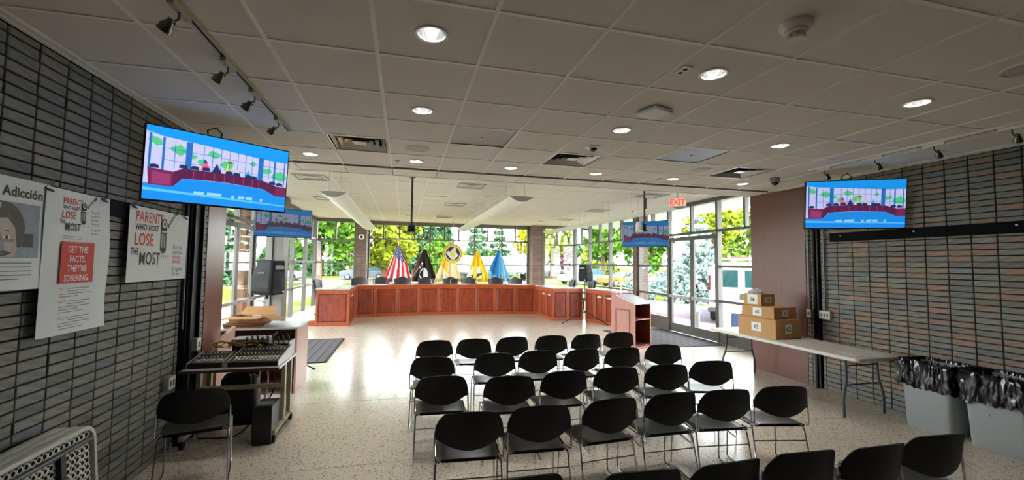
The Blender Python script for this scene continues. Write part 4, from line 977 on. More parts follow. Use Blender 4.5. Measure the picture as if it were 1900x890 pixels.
# exit sign
t = thing('exit_sign', 'red lettered exit sign hanging at the near end of the right pendant', 'sign', (4.86, 6.78, 2.955), R(-38))
MB().b2(-0.145, 0.145, -0.025, 0.025, -0.08, 0.08).build('housing', m_white, t, bevel=0.006); MB().b2(-0.01, 0.01, -0.01, 0.01, 0.08, HF-2.955).build('stem', m_white, t)
MB().b2(-0.135, 0.135, -0.028, -0.025, -0.07, 0.07).build('face', emat('exit_face', (255, 196, 176), 0.3), t)
v_, f_ = text2d('EXIT', 0.15, 0.004, 0.86, 'CENTER'); MB().add([(a, -0.030, b-0.053) for a, b in v_], f_).build('lettering', emat('exit_red', (235, 60, 40), 0.45), t)
t = thing('emergency_light', 'beige twin emergency lamp on the canopy outside the right doors', 'lamp', (8.1, 9.6, HF+0.14)); MB().b2(-0.12, 0.12, -0.09, 0.09, -0.10, 0.02).build('body', m_beige, t, bevel=0.01); MB().lathe([(0.0, -0.05), (0.06, -0.04), (0.07, 0.0), (0.05, 0.04)], 16, c=(0, -0.1, -0.05)).build('lens', m_white, t, True)

# ================================================================== television screens
m_bezel = mat('tv_bezel', (10, 10, 12), 0.25)
def screen_polys(dim):
    """the council room as broadcast: (colour, polygon) in 0..1 coordinates, drawn back to front"""
    W = lambda *p: list(p); P = []
    sky, ceil, flo = (196, 196, 236), (24, 150, 238), (28, 140, 232)
    P.append((sky, [(0, 0), (1, 0), (1, 1), (0, 1)]))
    rnd = random.Random(4)
    for cx, cy, r in ((0.06, 0.80, 0.05), (0.20, 0.72, 0.06), (0.29, 0.66, 0.03), (0.43, 0.74, 0.05), (0.72, 0.70, 0.03), (0.83, 0.62, 0.05), (0.94, 0.56, 0.07), (0.52, 0.62, 0.05), (0.36, 0.60, 0.04)):
        P.append(((84, 196, 130), [(cx+r*math.cos(k*0.7)*rnd.uniform(0.6, 1.1), cy+1.3*r*math.sin(k*0.7)*rnd.uniform(0.6, 1.1)) for k in range(9)]))
    P.append((ceil, [(0, 1), (1, 1), (1, 0.80), (0.80, 0.80), (0.30, 0.86), (0.10, 0.88), (0, 0.92)]))
    bar = (40, 110, 190)
    for x0, x1, y0, y1 in ((0.02, 0.035, 0.4, 0.9), (0.10, 0.115, 0.4, 0.87), (0.245, 0.285, 0.42, 0.86), (0.76, 0.80, 0.38, 0.82), (0.885, 0.90, 0.36, 0.80), (0.97, 0.98, 0.3, 0.8)): P.append((bar, [(x0, y0), (x1, y0), (x1, y1), (x0, y1)]))
    for x in (0.175, 0.36, 0.42, 0.48, 0.54, 0.60, 0.66, 0.71, 0.845): P.append((bar, [(x, 0.45), (x+0.004, 0.45), (x+0.004, 0.84), (x, 0.84)]))
    for y in (0.56, 0.72): P.append((bar, [(0.1, y), (0.98, y-0.03), (0.98, y-0.024), (0.1, y+0.006)]))
    P += [((240, 90, 130), [(0.345, 0.49), (0.375, 0.66), (0.415, 0.49)]), ((40, 60, 150), [(0.36, 0.60), (0.375, 0.66), (0.39, 0.60)]), ((40, 60, 100), [(0.42, 0.48), (0.455, 0.62), (0.485, 0.48)]), ((220, 220, 60), [(0.515, 0.50), (0.53, 0.64), (0.545, 0.50)]), ((225, 225, 60), [(0.59, 0.48), (0.605, 0.60), (0.62, 0.48)]), ((40, 170, 220), [(0.65, 0.45), (0.685, 0.60), (0.71, 0.45)])]
    v, f = disc2d(0.545, 0.66, 0.03, 14); P.append(((150, 190, 80), v)); v, f = disc2d(0.545, 0.66, 0.018, 12); P.append(((70, 110, 120), v))
    wood, wood2 = (118, 42, 84), (92, 34, 74)
    P.append((flo, [(0, 0), (1, 0), (1, 0.28), (0.80, 0.33), (0.5, 0.35), (0.24, 0.33), (0.17, 0.22), (0, 0.22)]))
    P.append(((90, 190, 245), [(0, 0.02), (1, 0.02), (1, 0.10), (0, 0.16)]))
    P.append((flo, [(0, 0), (1, 0), (1, 0.08), (0, 0.12)]))
    P.append((wood2, [(0.23, 0.33), (0.5, 0.355), (0.81, 0.33), (0.81, 0.46), (0.5, 0.485), (0.23, 0.475)]))
    P += [(wood, [(0.03, 0.20), (0.175, 0.20), (0.175, 0.41), (0.02, 0.43)]), (wood2, [(0.175, 0.20), (0.235, 0.33), (0.235, 0.475), (0.175, 0.41)]), (wood2, [(0.81, 0.33), (0.91, 0.24), (0.91, 0.40), (0.81, 0.46)]), (wood, [(0.91, 0.24), (1.0, 0.24), (1.0, 0.40), (0.91, 0.40)])]
    P.append(((150, 60, 110), [(0.05, 0.22), (0.16, 0.22), (0.16, 0.37), (0.05, 0.385)]))
    for x in (0.30, 0.37, 0.44, 0.51, 0.58, 0.65, 0.72, 0.77): P.append(((150, 70, 110), [(x, 0.35), (x+0.005, 0.35), (x+0.005, 0.46), (x, 0.46)]))
    for x, y in ((0.235, 0.475), (0.31, 0.48), (0.385, 0.485), (0.46, 0.485), (0.545, 0.48), (0.60, 0.475), (0.69, 0.465), (0.73, 0.46), (0.88, 0.42), (0.94, 0.41), (0.06, 0.43)): P.append(((34, 50, 96), [(x-0.028, y), (x+0.028, y), (x+0.024, y+0.045), (x, y+0.055), (x-0.024, y+0.045)]))
    for x0, x1, y in ((0.31, 0.38, 0.13), (0.40, 0.50, 0.135), (0.57, 0.595, 0.125), (0.62, 0.67, 0.13), (0.68, 0.73, 0.13), (0.79, 0.81, 0.125)): P.append(((150, 205, 250), [(x0, y), (x1, y), (x1, y+0.045), (x0, y+0.04)]))
    return [(tuple(c*dim for c in lin(col)), poly) for col, poly in P]
def television(label, c, yaw, tilt, roll, dim, mount, w_=1.10):
    t = thing('television', label, 'television', c, 0, 'television screens'); h = w_*9/16
    t.rotation_mode = 'XYZ'
    Mr = Matrix.Rotation(yaw, 4, 'Z') @ Matrix.Rotation(tilt, 4, 'X') @ Matrix.Rotation(-roll, 4, 'Y')
    t.rotation_euler = Mr.to_euler()
    MB().b2(-w_/2, w_/2, -0.005, 0.035, -h/2, h/2).build('housing', m_bezel, t, bevel=0.004)
    MB().b2(-w_*0.3, w_*0.3, 0.035, 0.07, -h*0.35, h*0.25).build('rear_bulge', m_black, t, bevel=0.01)
    q = MB(); b = 0.010; aw, ah = w_-2*b, h-2*b-0.006
    for k, (col, poly) in enumerate(screen_polys(dim)):
        q.col = col; q.add([(-aw/2+aw*u, -0.0055-0.00003*k, -ah/2+0.003+ah*v) for u, v in poly], [tuple(range(len(poly)))])
    q.build('screen', m_screen, t)
    inv = Mr.to_4x4().inverted()
    if mount[0] == 'wall':
        p = inv @ (Vector(mount[1])-Vector(c)); MB().tube([(0, 0.06, 0), (p.x*0.35, 0.22, 0), p], 0.022, 8).build('wall_arm', m_blackm, t, True)
        MB().box(p, (0.07, 0.05, 0.2)).build('wall_plate', m_blackm, t)
        MB().tube([(-0.1, 0.05, h/2-0.1), (-0.12, 0.07, h/2+0.05), (-0.05, 0.09, h/2+0.09), (0.0, 0.10, h/2+0.05), (-0.02, 0.1, h/2-0.1)], 0.006, 6).build('cable', m_rubber, t, True)
    else:
        p = inv @ Vector((0, 0.09, HF-c[2])); MB().tube([inv @ Vector((0.09*-math.sin(yaw), 0.09*math.cos(yaw), -0.1)), inv @ Vector((0.09*-math.sin(yaw), 0.09*math.cos(yaw), HF-c[2]))], 0.02, 10).build('ceiling_pole', m_blackm, t, True)
    return t
television('large bright screen on the left brick wall', (-1.59, 4.274, 2.569), 0.631, 0.088, 0.0, 0.34, ('wall', (-2.02, 4.62, 2.55)))
television('large bright screen on the right brick wall', (5.496, 4.096, 2.585), -0.494, 0.127, 0.0, 0.28, ('wall', (5.985, 4.42, 2.55)))
television('small dim screen hanging left of the dais', (-2.517, 9.974, 2.602), 0.346, 0.011, 0, 0.10, ('pole',))
television('small dim screen hanging right behind the white camera', (5.612, 9.095, 2.536), -0.803, -0.025, 0, 0.11, ('pole',))
# cameras on ceiling poles
t = thing('pole_camera', 'black camera on a ceiling pole above the middle of the dais', 'camera', (0.118, 8.3, HF))
MB().tube([(0, 0, 0), (0, 0, -0.95)], 0.02, 10).build('pole', m_blackm, t, True); MB().lathe([(0.06, 0.002), (0.06, -0.012), (0.02, -0.02)], 18).build('ceiling_flange', m_blackm, t, True)
MB().b2(-0.075, 0.075, -0.07, 0.07, -1.06, -1.02).build('platform', m_blackm, t); MB().b2(-0.06, 0.06, -0.04, 0.05, -1.02, -0.93).build('body', m_black, t, bevel=0.012)
for s in (-1, 1): MB().b2(s*0.062, s*0.078, -0.03, 0.03, -1.03, -0.87).build('yoke_arm', mat('camera_grey', (120, 120, 122), 0.4), t, bevel=0.005)
MB().lathe([(0.03, 0), (0.035, 0.03), (0.028, 0.05)], 18, M=Matrix.Translation((0, 0.05, -0.96)) @ Matrix.Rotation(R(-90), 4, 'X')).build('lens', m_bezel, t, True)
t = thing('pole_camera', 'white pan-tilt camera on a ceiling pole in front of the right hanging screen', 'camera', (4.74, 7.70, HF), R(-30))
MB().tube([(0, 0, 0), (0, 0, -0.92)], 0.018, 10).build('pole', m_blackm, t, True); MB().b2(-0.11, 0.04, -0.06, 0.06, -0.95, -0.92).build('platform', m_blackm, t); MB().b2(-0.03, 0.03, -0.03, 0.05, -0.92, -0.80).build('clamp', m_blackm, t)
MB().lathe([(0.0, 0.17), (0.035, 0.165), (0.055, 0.14), (0.062, 0.10), (0.062, 0.0)], 24, c=(-0.11, 0, -0.92)).build('head', m_white, t, True); MB().b2(-0.185, -0.03, -0.075, 0.075, -0.965, -0.92).build('base', m_white, t, bevel=0.012)
t = thing('wall_camera', 'round white camera on the far left brick pier', 'camera', (-1.60, YS-0.06, 2.74)); S = Matrix.Rotation(R(90), 4, 'X')
MB().lathe([(0.10, -0.01), (0.10, 0.05), (0.085, 0.075), (0.055, 0.08)], 24, M=S, caps=False).build('ring', m_white, t, True); MB().lathe([(0.055, 0.06), (0.045, 0.085), (0.0, 0.10)], 20, M=S).build('lens', m_bezel, t, True)
# ================================================================== left brick wall: rail, posters, services
XP = XL+0.045
t = thing('poster_rail', 'black rail the three posters hang from', 'rail', (XL, 3.4, 2.165)); MB().b2(0.0, 0.024, -2.0, 1.42, -0.06, 0.06).build('board', m_rail, t); MB().b2(0.024, 0.030, -2.0, 1.42, -0.06, -0.045).build('lip', m_rail, t)
t = thing('wall_rail', 'long black rail across the right brick wall', 'rail', (XR, 3.3, 2.222)); MB().b2(-0.024, 0.0, -3.5, 1.56, -0.062, 0.062).build('board', m_rail, t); MB().b2(-0.030, -0.024, -3.5, 1.56, -0.062, -0.048).build('lip', m_rail, t)
for k in range(5):
    MB().lathe([(0.012, 0), (0.012, 0.004), (0, 0.005)], 10, M=Matrix.Translation((-0.024, -2.2+k*0.9, 0.02)) @ Matrix.Rotation(R(-90), 4, 'Y')).build('bolt', m_steel, t)
def poster(label, y0, z0, w_, h, wave, items):
    """sheet hanging on the rail; items = (part name, material or colour, 2-D points, faces)"""
    t = thing('poster', label, 'poster', (XP, y0, z0), 0, 'posters on the left brick wall')
    n, m_ = 28, 20
    g = [[(wave(w_*i/n, h*j/m_), w_*i/n, h*j/m_) for i in range(n+1)] for j in range(m_+1)]
    g = [[(p[0], p[1]-(0.012*math.sin(p[2]*9) if p[1] > w_*0.97 else 0), p[2]) for p in r] for r in g]
    MB().shell(g, 0.0012).build('sheet', m_paper, t, True)
    for k, (nm, mt, vs, fs) in enumerate(items):
        q = MB(); q.add([(wave(u, v)+0.0012+0.00025*k, u, v) for u, v in vs], fs); q.build(nm, mt, t)
    return t
def fine(vs, fs): return vs, fs
def TX(s, u, v, size, mt, xs=1.0, bold=0.0, align='LEFT', slant=0.0, nm='lettering', sp=1.0):
    a, f = text2d(s, size, bold, xs, align, sp); return (nm, mt, [(u+x+slant*y, v+y) for x, y in a], f)
def RC(u0, u1, v0, v1, mt, nm='print', n=8):
    vs = []; fs = []
    for j in range(n+1):
        for i in range(n+1): vs.append((u0+(u1-u0)*i/n, v0+(v1-v0)*j/n))
    for j in range(n):
        for i in range(n): p = j*(n+1)+i; fs.append((p, p+1, p+n+2, p+n+1))
    return (nm, mt, vs, fs)
def PG(pts, mt, nm='print'): return (nm, mt, pts, [tuple(range(len(pts)))])
def gavel(u, v, s):
    """hatched gavel: handle going up right, head standing upright"""
    P = []
    P.append(PG([(u+0.16*s, v+0.36*s), (u+0.20*s, v+0.31*s), (u+0.62*s, v+0.74*s), (u+0.58*s, v+0.79*s)], m_ink, 'gavel_handle'))
    P.append(PG([(u+0.22*s, v+0.375*s), (u+0.235*s, v+0.36*s), (u+0.56*s, v+0.70*s), (u+0.545*s, v+0.715*s)], m_paper, 'gavel_handle'))
    P.append(PG([(u+0.48*s, v+0.69*s), (u+0.55*s, v+0.62*s), (u+0.64*s, v+0.74*s), (u+0.58*s, v+0.80*s)], m_ink, 'gavel_handle'))
    P.append(PG([(u-0.10*s, v+0.36*s), (u-0.09*s, v-0.20*s), (u-0.02*s, v-0.26*s), (u+0.07*s, v-0.25*s), (u+0.13*s, v-0.19*s), (u+0.13*s, v+0.34*s)], m_ink, 'gavel_head'))
    for k in range(4): P.append(PG([(u-0.075*s+k*0.05*s, v+0.17*s), (u-0.075*s+k*0.05*s, v-0.12*s), (u-0.045*s+k*0.05*s, v-0.14*s), (u-0.05*s+k*0.05*s, v+0.17*s)], m_greyink if k % 2 else m_paper, 'gavel_head'))
    vs, fs = disc2d(u+0.01*s, v+0.38*s, 0.125*s, 20); P.append(('gavel_head', m_ink, vs, fs)); vs, fs = disc2d(u+0.01*s, v+0.385*s, 0.085*s, 18); P.append(('gavel_head', m_paper, vs, fs)); vs, fs = disc2d(u+0.02*s, v+0.39*s, 0.055*s, 16); P.append(('gavel_head', m_greyink, vs, fs))
    P.append(PG([(u-0.09*s, v+0.20*s), (u+0.13*s, v+0.20*s), (u+0.13*s, v+0.235*s), (u-0.09*s, v+0.235*s)], m_paper, 'gavel_head'))
    for a in range(5): P.append(PG([(u-0.16*s+a*0.09*s, v-0.30*s-0.02*s*(a % 2)), (u-0.13*s+a*0.09*s, v-0.30*s), (u-0.17*s+a*0.10*s, v-0.37*s)], m_ink, 'gavel_spark'))
    return P
def campaign(u, v, s):
    """the campaign lock-up, s = overall width"""
    P = []
    P.append(TX('PARENTS', u, v+0.58*s, 0.26*s, m_red, 0.76, 0.004*s, sp=1.06)); P.append(TX('WHO HOST', u, v+0.435*s, 0.15*s, m_ink, 0.84, 0.003*s, sp=1.04)); P.append(TX('LOSE', u-0.015*s, v+0.17*s, 0.30*s, m_red, 0.80, 0.005*s, sp=1.06))
    P.append(TX('THE', u-0.09*s, v+0.0*s, 0.17*s, m_ink, 0.66, 0.003*s, sp=1.05)); P.append(TX('MOST', u+0.14*s, v-0.17*s, 0.31*s, m_ink, 0.76, 0.005*s, sp=1.06)); P.append(TX('.', u+0.86*s, v-0.17*s, 0.12*s, m_ink))
    return P+gavel(u+0.88*s, v+0.26*s, 0.86*s)
# P1: face collage, mostly cut by the frame
sk, hr, bl, pl = [mat('print_%s' % n, c, 0.8, var=0.12, vscale=14) for n, c in (('skin', (198, 184, 174)), ('hair', (104, 98, 90)), ('blue_grey', (150, 158, 172)), ('pale', (186, 190, 188)))]
sk2 = mat('print_skin_dark', (164, 146, 134), 0.8, var=0.1, vscale=14); dk = mat('print_iris', (92, 90, 90), 0.8)
W1 = 0.60; h1 = 0.61; wv1 = lambda u, v: 0.004*math.sin(7*u)*math.sin(5*v)+0.004*math.sin(11*v)*max(0, u-0.5)*6
it = [TX('Adicción', W1-0.035, 0.508, 0.074, mat('print_charcoal', (72, 76, 72), 0.8), 1.0, 0.0022, 'RIGHT'), RC(0.02, W1-0.045, 0.175, 0.475, bl, 'photo'), RC(0.02, 0.30, 0.175, 0.475, pl, 'photo')]
hd = [(W1-0.30+0.155*math.cos(a), 0.33+0.15*math.sin(a)) for a in [k*2*math.pi/22 for k in range(22)]]
it += [PG([(x, max(0.176, min(0.474, y))) for x, y in hd], hr, 'photo_hair'), PG([(W1-0.43, 0.18), (W1-0.20, 0.18), (W1-0.18, 0.25), (W1-0.19, 0.35), (W1-0.25, 0.40), (W1-0.36, 0.40), (W1-0.43, 0.36)], sk, 'photo_face'), PG([(W1-0.33, 0.38), (W1-0.30, 0.45), (W1-0.22, 0.43), (W1-0.17, 0.35), (W1-0.15, 0.24), (W1-0.19, 0.23), (W1-0.21, 0.34), (W1-0.26, 0.39)], hr, 'photo_hair'),
       RC(W1-0.31, W1-0.21, 0.26, 0.275, sk2, 'photo_face', 2), RC(W1-0.42, W1-0.33, 0.18, 0.225, sk2, 'photo_face', 2), RC(W1-0.155, W1-0.085, 0.235, 0.31, dk, 'photo_block', 2)]
for uu in (W1-0.39, W1-0.26):
    it.append(PG([(uu-0.026, 0.283), (uu-0.012, 0.272), (uu+0.012, 0.272), (uu+0.026, 0.284), (uu+0.012, 0.295), (uu-0.012, 0.295)], m_paper, 'photo_eye')); vs, fs = disc2d(uu, 0.284, 0.011, 12); it.append(('photo_eye', dk, vs, fs)); it.append(PG([(uu-0.03, 0.312), (uu, 0.324), (uu+0.03, 0.315), (uu, 0.318)], hr, 'photo_brow'))
it += [PG([(W1-0.315, 0.235), (W1-0.295, 0.222), (W1-0.28, 0.24), (W1-0.30, 0.245)], sk2, 'photo_nose'), PG([(W1-0.335, 0.197), (W1-0.30, 0.205), (W1-0.265, 0.197), (W1-0.30, 0.187)], m_red if 0 else mat('print_lip', (168, 120, 112), 0.8), 'photo_mouth')]
for k in range(5): it.append(RC(0.05, W1-0.09-0.08*(k == 4), 0.145-k*0.022, 0.150-k*0.022, m_greyink, 'small_print', 2))
poster('grey face collage poster at the left frame edge headed Adicción', 3.092-W1, 1.615, W1, h1, wv1, it)
# P2: tall sheet
W2, h2 = 0.585, 0.895; wv2 = lambda u, v: 0.006*math.sin(6*u+1)*(0.3+v)+0.02*max(0, 0.12-v)*math.sin(5*u)+0.003*math.sin(15*u)
it = campaign(0.125, 0.685, 0.215)
for k, (s_, c) in enumerate((("Don't be", m_ink), ('a party to', m_ink), ('teenage', m_red), ('drinking.', m_red), ("It's against", m_ink), ('the law.', m_ink))): it.append(TX(s_, 0.385, 0.775-k*0.026-(0.014 if k > 3 else 0), 0.021, c))
it += [RC(0.13, 0.31, 0.607, 0.610, m_greyink, 'small_print', 2), RC(0.13, 0.30, 0.593, 0.596, m_greyink, 'small_print', 2), RC(0.125, 0.425, 0.315, 0.575, m_red, 'red_panel', 10)]
for k, s_ in enumerate(('GET THE', 'FACTS.', "THEY'RE", 'SOBERING.')): it.append(TX(s_, 0.275, 0.508-k*0.060, 0.060 if k < 3 else 0.058, m_paper, 0.80, 0.0008, 'CENTER', nm='white_lettering'))
for b, (v0, n) in enumerate(((0.275, 4), (0.195, 5), (0.095, 5))):
    it.append(TX('FACT:', 0.125, v0, 0.024, m_red))
    for k in range(n): it.append(RC(0.20 if k < 2 else 0.13, (0.40, 0.36, 0.41, 0.30, 0.34)[k], v0+0.006-k*0.0165, v0+0.010-k*0.0165, m_greyink, 'small_print', 3))
poster('tall white poster with red block reading Get the Facts', 3.068, 1.32, W2, h2, wv2, it)
# P3: landscape banner with its right edge curling off the wall
W3, h3 = 0.90, 0.60; wv3 = lambda u, v: 0.004*math.sin(6*u)+0.10*max(0, u-0.72)**1.5*(0.4+v)+0.012*math.sin(9*v)*max(0, u-0.6)
it = campaign(0.075, 0.215, 0.46)
for k, (s_, c) in enumerate((("Don't be", m_ink), ('a party to', m_ink), ('teenage', m_red), ('drinking.', m_red), ("It's against", m_ink), ('the law.', m_ink))): it.append(TX(s_, 0.645, 0.275-k*0.043-(0.025 if k > 3 else 0), 0.052, c, 0.82))
poster('landscape Parents Who Host Lose The Most banner with curling edge', 3.862, 1.612, W3, h3, wv3, it)
def clip(label, y, z=2.20):
    t = thing('binder_clip', label, 'clip', (XP+0.004, y, z), 0, 'black clips on the poster rail')
    S = Matrix(((1, 0, 0, 0), (0, 0, 1, 0), (0, 1, 0, 0), (0, 0, 0, 1)))
    MB().prism([(-0.024, 0.022), (0.014, -0.014), (0.017, -0.012), (-0.020, 0.028)], -0.022, 0.022, S).build('jaw', m_black, t); MB().prism([(-0.024, 0.022), (-0.03, -0.014), (-0.027, -0.014), (-0.020, 0.028)], -0.022, 0.022, S).build('jaw', m_black, t)
    for s in (-1, 1): MB().tube([(0.0, s*0.012, 0.018), (0.020, s*0.010, 0.045), (0.026, 0, 0.055), (0.020, -s*0.004, 0.045)], 0.0018, 5).build('wire_handle', m_steel, t, True)
clip('black binder clip between the face poster and the tall poster', 3.085); clip('black binder clip at the upper right of the tall poster', 3.56); clip('black binder clip at the upper left of the landscape banner', 3.90); clip('black binder clip holding the right corner of the landscape banner', 4.70, 2.19)
# black steel posts with conduit, left and right
def post(label, x, sgn, y0, y1, cy):
    t = thing('wall_post', label, 'post', (x, (y0+y1)/2, 0)); ym = (y0+y1)/2
    MB().b2(-0.005*sgn, 0.045*sgn, y0-ym, y1-ym, 0, HN-0.004).build('channel', m_blackm, t); MB().b2(0.045*sgn, 0.075*sgn, y0-ym+0.03, y0-ym+0.05, 0, HN-0.004).build('flange', m_blackm, t); MB().b2(0.045*sgn, 0.075*sgn, y1-ym-0.05, y1-ym-0.03, 0, HN-0.004).build('flange', m_blackm, t)
    for k, c in enumerate(cy): MB().tube([(0.03*sgn, c-ym, 1.12), (0.03*sgn, c-ym, HN-0.01)], 0.012, 10).build('conduit', m_steel, t, True)
post('black steel post with conduit at the end of the left brick wall', XL, 1, 4.83, 5.09, [4.79]); post('black steel post with conduits at the end of the right brick wall', XR, -1, 5.04, 5.125, [4.95, 5.20])
def outlet(label, x, sgn, y, z, w_, sockets=2):
    t = thing('outlet_box', label, 'outlet', (x, y, z)); MB().b2(0, 0.05*sgn, -w_/2, w_/2, -0.06, 0.06).build('box', m_alu_lt, t, bevel=0.004); MB().b2(0.05*sgn, 0.054*sgn, -w_/2+0.006, w_/2-0.006, -0.054, 0.054).build('cover', m_white, t)
    for k in range(sockets): MB().box((0.0545*sgn, (k-(sockets-1)/2)*w_/sockets*0.8, 0), (0.003, w_/sockets*0.42, 0.05)).build('socket', m_greyink, t)
outlet('white double outlet box right of the black post on the right wall', XR, -1, 4.95, 1.09, 0.17, 3); outlet('white switch box beside the right wood panel', XR, -1, 5.20, 1.09, 0.075, 1)
outlet('white switch plate on the left black post', XL+0.075, 1, 4.93, 0.95, 0.09, 1); outlet('pale outlet box low on the left brick wall behind the chair', XL, 1, 4.62, 0.66, 0.12, 2)

# ================================================================== folding tables leaning on the left wall
def rrect(w_, h, r, n=6):
    P = []
    for cx, cy, a0 in ((w_/2-r, h/2-r, 0), (-w_/2+r, h/2-r, 90), (-w_/2+r, -h/2+r, 180), (w_/2-r, -h/2+r, 270)):
        for k in range(n+1):
            a = R(a0+90*k/n); P.append((cx+r*math.cos(a), cy+r*math.sin(a)))
    return P
def leaning_table(label, x, detail):
    t = thing('folded_table', label, 'table', (x, 2.36, 0.012), 0, 'folded plastic tables on the left wall'); Lg, Wd = 1.83, 0.765
    lean = Matrix.Rotation(R(-5), 4, 'Y') @ Matrix(((0, 0, 1, 0), (1, 0, 0, 0), (0, 1, 0, Wd/2), (0, 0, 0, 1)))
    o = rrect(Lg, Wd, 0.09); i_ = rrect(Lg-0.05, Wd-0.05, 0.07)
    MB().loft([[(a, b, -0.045) for a, b in o], [(a, b, 0.0) for a, b in o], [(a*0.995, b*0.99, 0.006) for a, b in o], [(a, b, 0.006) for a, b in i_], [(a, b, -0.02) for a, b in i_]], caps=False, M=lean).build('rim', m_tablew, t, True)
    MB().prism(o, -0.047, -0.045, lean).build('top_skin', m_tablew, t)
    if not detail: MB().prism(i_, -0.024, -0.02, lean).build('underside', m_tablew, t)
    else:
        q = MB(); c = 0.0385; nx = int((Lg-0.07)/c); ny = int((Wd-0.07)/c); rr = 0.0125
        for a in range(nx):
            for b in range(ny):
                cx = (a-(nx-1)/2)*c; cyy = (b-(ny-1)/2+(0.0 if a % 2 else 0.5)*0)*c; n = 8; vs = []
                for k in range(n):
                    an = 2*math.pi*(k+0.5)/n; cc, ss = math.cos(an), math.sin(an); e = (c/2)/max(abs(cc), abs(ss)); vs += [(cx+e*cc, cyy+e*ss, -0.006), (cx+rr*cc, cyy+rr*ss, -0.008), (cx+rr*0.8*cc, cyy+rr*0.8*ss, -0.030)]
                q.cur = 0; q.add(vs, [(3*k, 3*((k+1) % n), 3*((k+1) % n)+1, 3*k+1) for k in range(n)]); q.cur = 1; q.add(vs, [(3*k+1, 3*((k+1) % n)+1, 3*((k+1) % n)+2, 3*k+2) for k in range(n)]+[tuple(3*k+2 for k in range(n))])
        q.build('dimpled_underside', [m_tablew, mat('dimple_tan', (120, 96, 64), 0.8)], t).matrix_basis = lean
        for s in (-1, 1): MB().tube([(-Lg/2+0.06, s*0.30, 0.012), (Lg/2-0.06, s*0.30, 0.012)], 0.014, 8, M=lean).build('frame_tube', m_steel, t, True)
        for xx in (0.62, -0.62): MB().b2(xx-0.018, xx+0.018, -0.30, 0.30, -0.002, 0.022, lean).build('cross_bar', m_blackm, t)
        for s in (-1, 1): MB().tube([(0.62, s*0.16, 0.03), (-0.05, s*0.16, 0.035)], 0.013, 8, M=lean).build('folded_leg', m_steel, t, True)
leaning_table('nearest of three folded tables, its dimpled underside facing out', -1.785, True); leaning_table('middle one of three folded tables leaning on the left wall', -1.842, False); leaning_table('rear one of three folded tables, closest to the brick', -1.90, False)

# ================================================================== right side: folding table, boxes, bins
t = thing('folding_table', 'long cream folding table along the right brick wall', 'table', (5.47, 5.04, 0)); Wt, Lt = 0.76, 2.46
o = rrect(Wt, Lt, 0.05, 5); MB().loft([[(a*0.985, b*0.995, 0.695) for a, b in o], [(a, b, 0.702) for a, b in o], [(a, b, 0.732) for a, b in o], [(a*0.99, b*0.997, 0.737) for a, b in o]]).build('tabletop', m_tablew, t, True)
for s in (-1, 1):
    for e in (-1, 1): MB().tube([(e*0.25, s*0.98, 0.69), (e*0.25, s*0.985, 0.52), (e*0.255, s*0.99, 0.42), (e*0.31, s*1.0, 0.26), (e*0.32, s*1.0, 0.20), (e*0.315, s*1.0, 0.0)], 0.0145, 9).build('leg', m_steel, t, True)
    MB().tube([(-0.27, s*0.992, 0.375), (0.27, s*0.992, 0.375)], 0.010, 8).build('cross_bar', m_steel, t, True); MB().tube([(-0.25, s*0.985, 0.60), (0.25, s*0.985, 0.60)], 0.010, 8).build('cross_bar', m_steel, t, True)
    MB().tube([(0, s*0.985, 0.60), (0, s*0.80, 0.645), (0, s*0.50, 0.69)], 0.009, 8).build('brace', m_steel, t, True); MB().b2(-0.02, 0.02, s*0.45, s*0.56, 0.675, 0.695).build('hinge_bracket', m_steel, t)
for e in (-1, 1): MB().b2(e*0.26-0.012, e*0.26+0.012, -1.05, 1.05, 0.672, 0.695).build('rail', m_steel, t)
def carton(label, x, y, z, w_, d_, h, rz, num, ls, txt=m_navy, lid=0.0):
    """w_ across the wall-facing side, d_ along the table; number labels on two faces"""
    t = thing('cardboard_box', label, 'box', (x, y, z), rz)
    MB().b2(-w_/2, w_/2, -d_/2, d_/2, 0, h).build('carton', m_card, t, bevel=0.003)
    MB().b2(-0.03, 0.03, -d_/2, d_/2, h, h+0.0008).build('tape', m_tape, t)
    for s in (-1, 1):
        f_ = MB().b2(s*0.001, s*(w_/2-0.002), -d_/2+0.003, d_/2-0.003, h, h+0.003).build('flap', m_card, t)
    v_, f2 = text2d(num, ls*0.62, ls*0.012, 1.0, 'CENTER'); lw = ls*1.05; lu, lv = (0.0, h*0.52)
    p = MB().b2(-w_/2-0.002, -w_/2, -lw*0.62+lu, lw*0.62+lu, lv-ls*0.5, lv+ls*0.5).build('paper_label', m_paper, t)
    MB().add([(-w_/2-0.0026, lu-a, lv-ls*0.21+b) for a, b in v_], f2).build('number', txt, p)
    ls2 = min(ls, h*0.55); v_, f2 = text2d(num, ls2*0.75, ls2*0.012, 0.9, 'CENTER')
    p = MB().b2(-lw*0.45, lw*0.45, -d_/2-0.002, -d_/2, lv-ls2*0.5, lv+ls2*0.5).build('paper_label', m_paper, t)
    MB().add([(a, -d_/2-0.0026, lv-ls2*0.26+b) for a, b in v_], f2).build('number', m_ink, p)
    return t
carton('lowest and largest cardboard box, numbered 62', 5.45, 5.40, 0.738, 0.49, 0.66, 0.275, R(4), '62', 0.13)
carton('flat middle cardboard box, numbered 65', 5.47, 5.42, 1.018, 0.45, 0.56, 0.165, R(5), '65', 0.12)
t16 = carton('small top cardboard box with open lid, numbered 16', 5.43, 5.55, 1.188, 0.25, 0.34, 0.175, R(0), '16', 0.15, m_ink)
q = MB(); rnd = random.Random(5); g = []
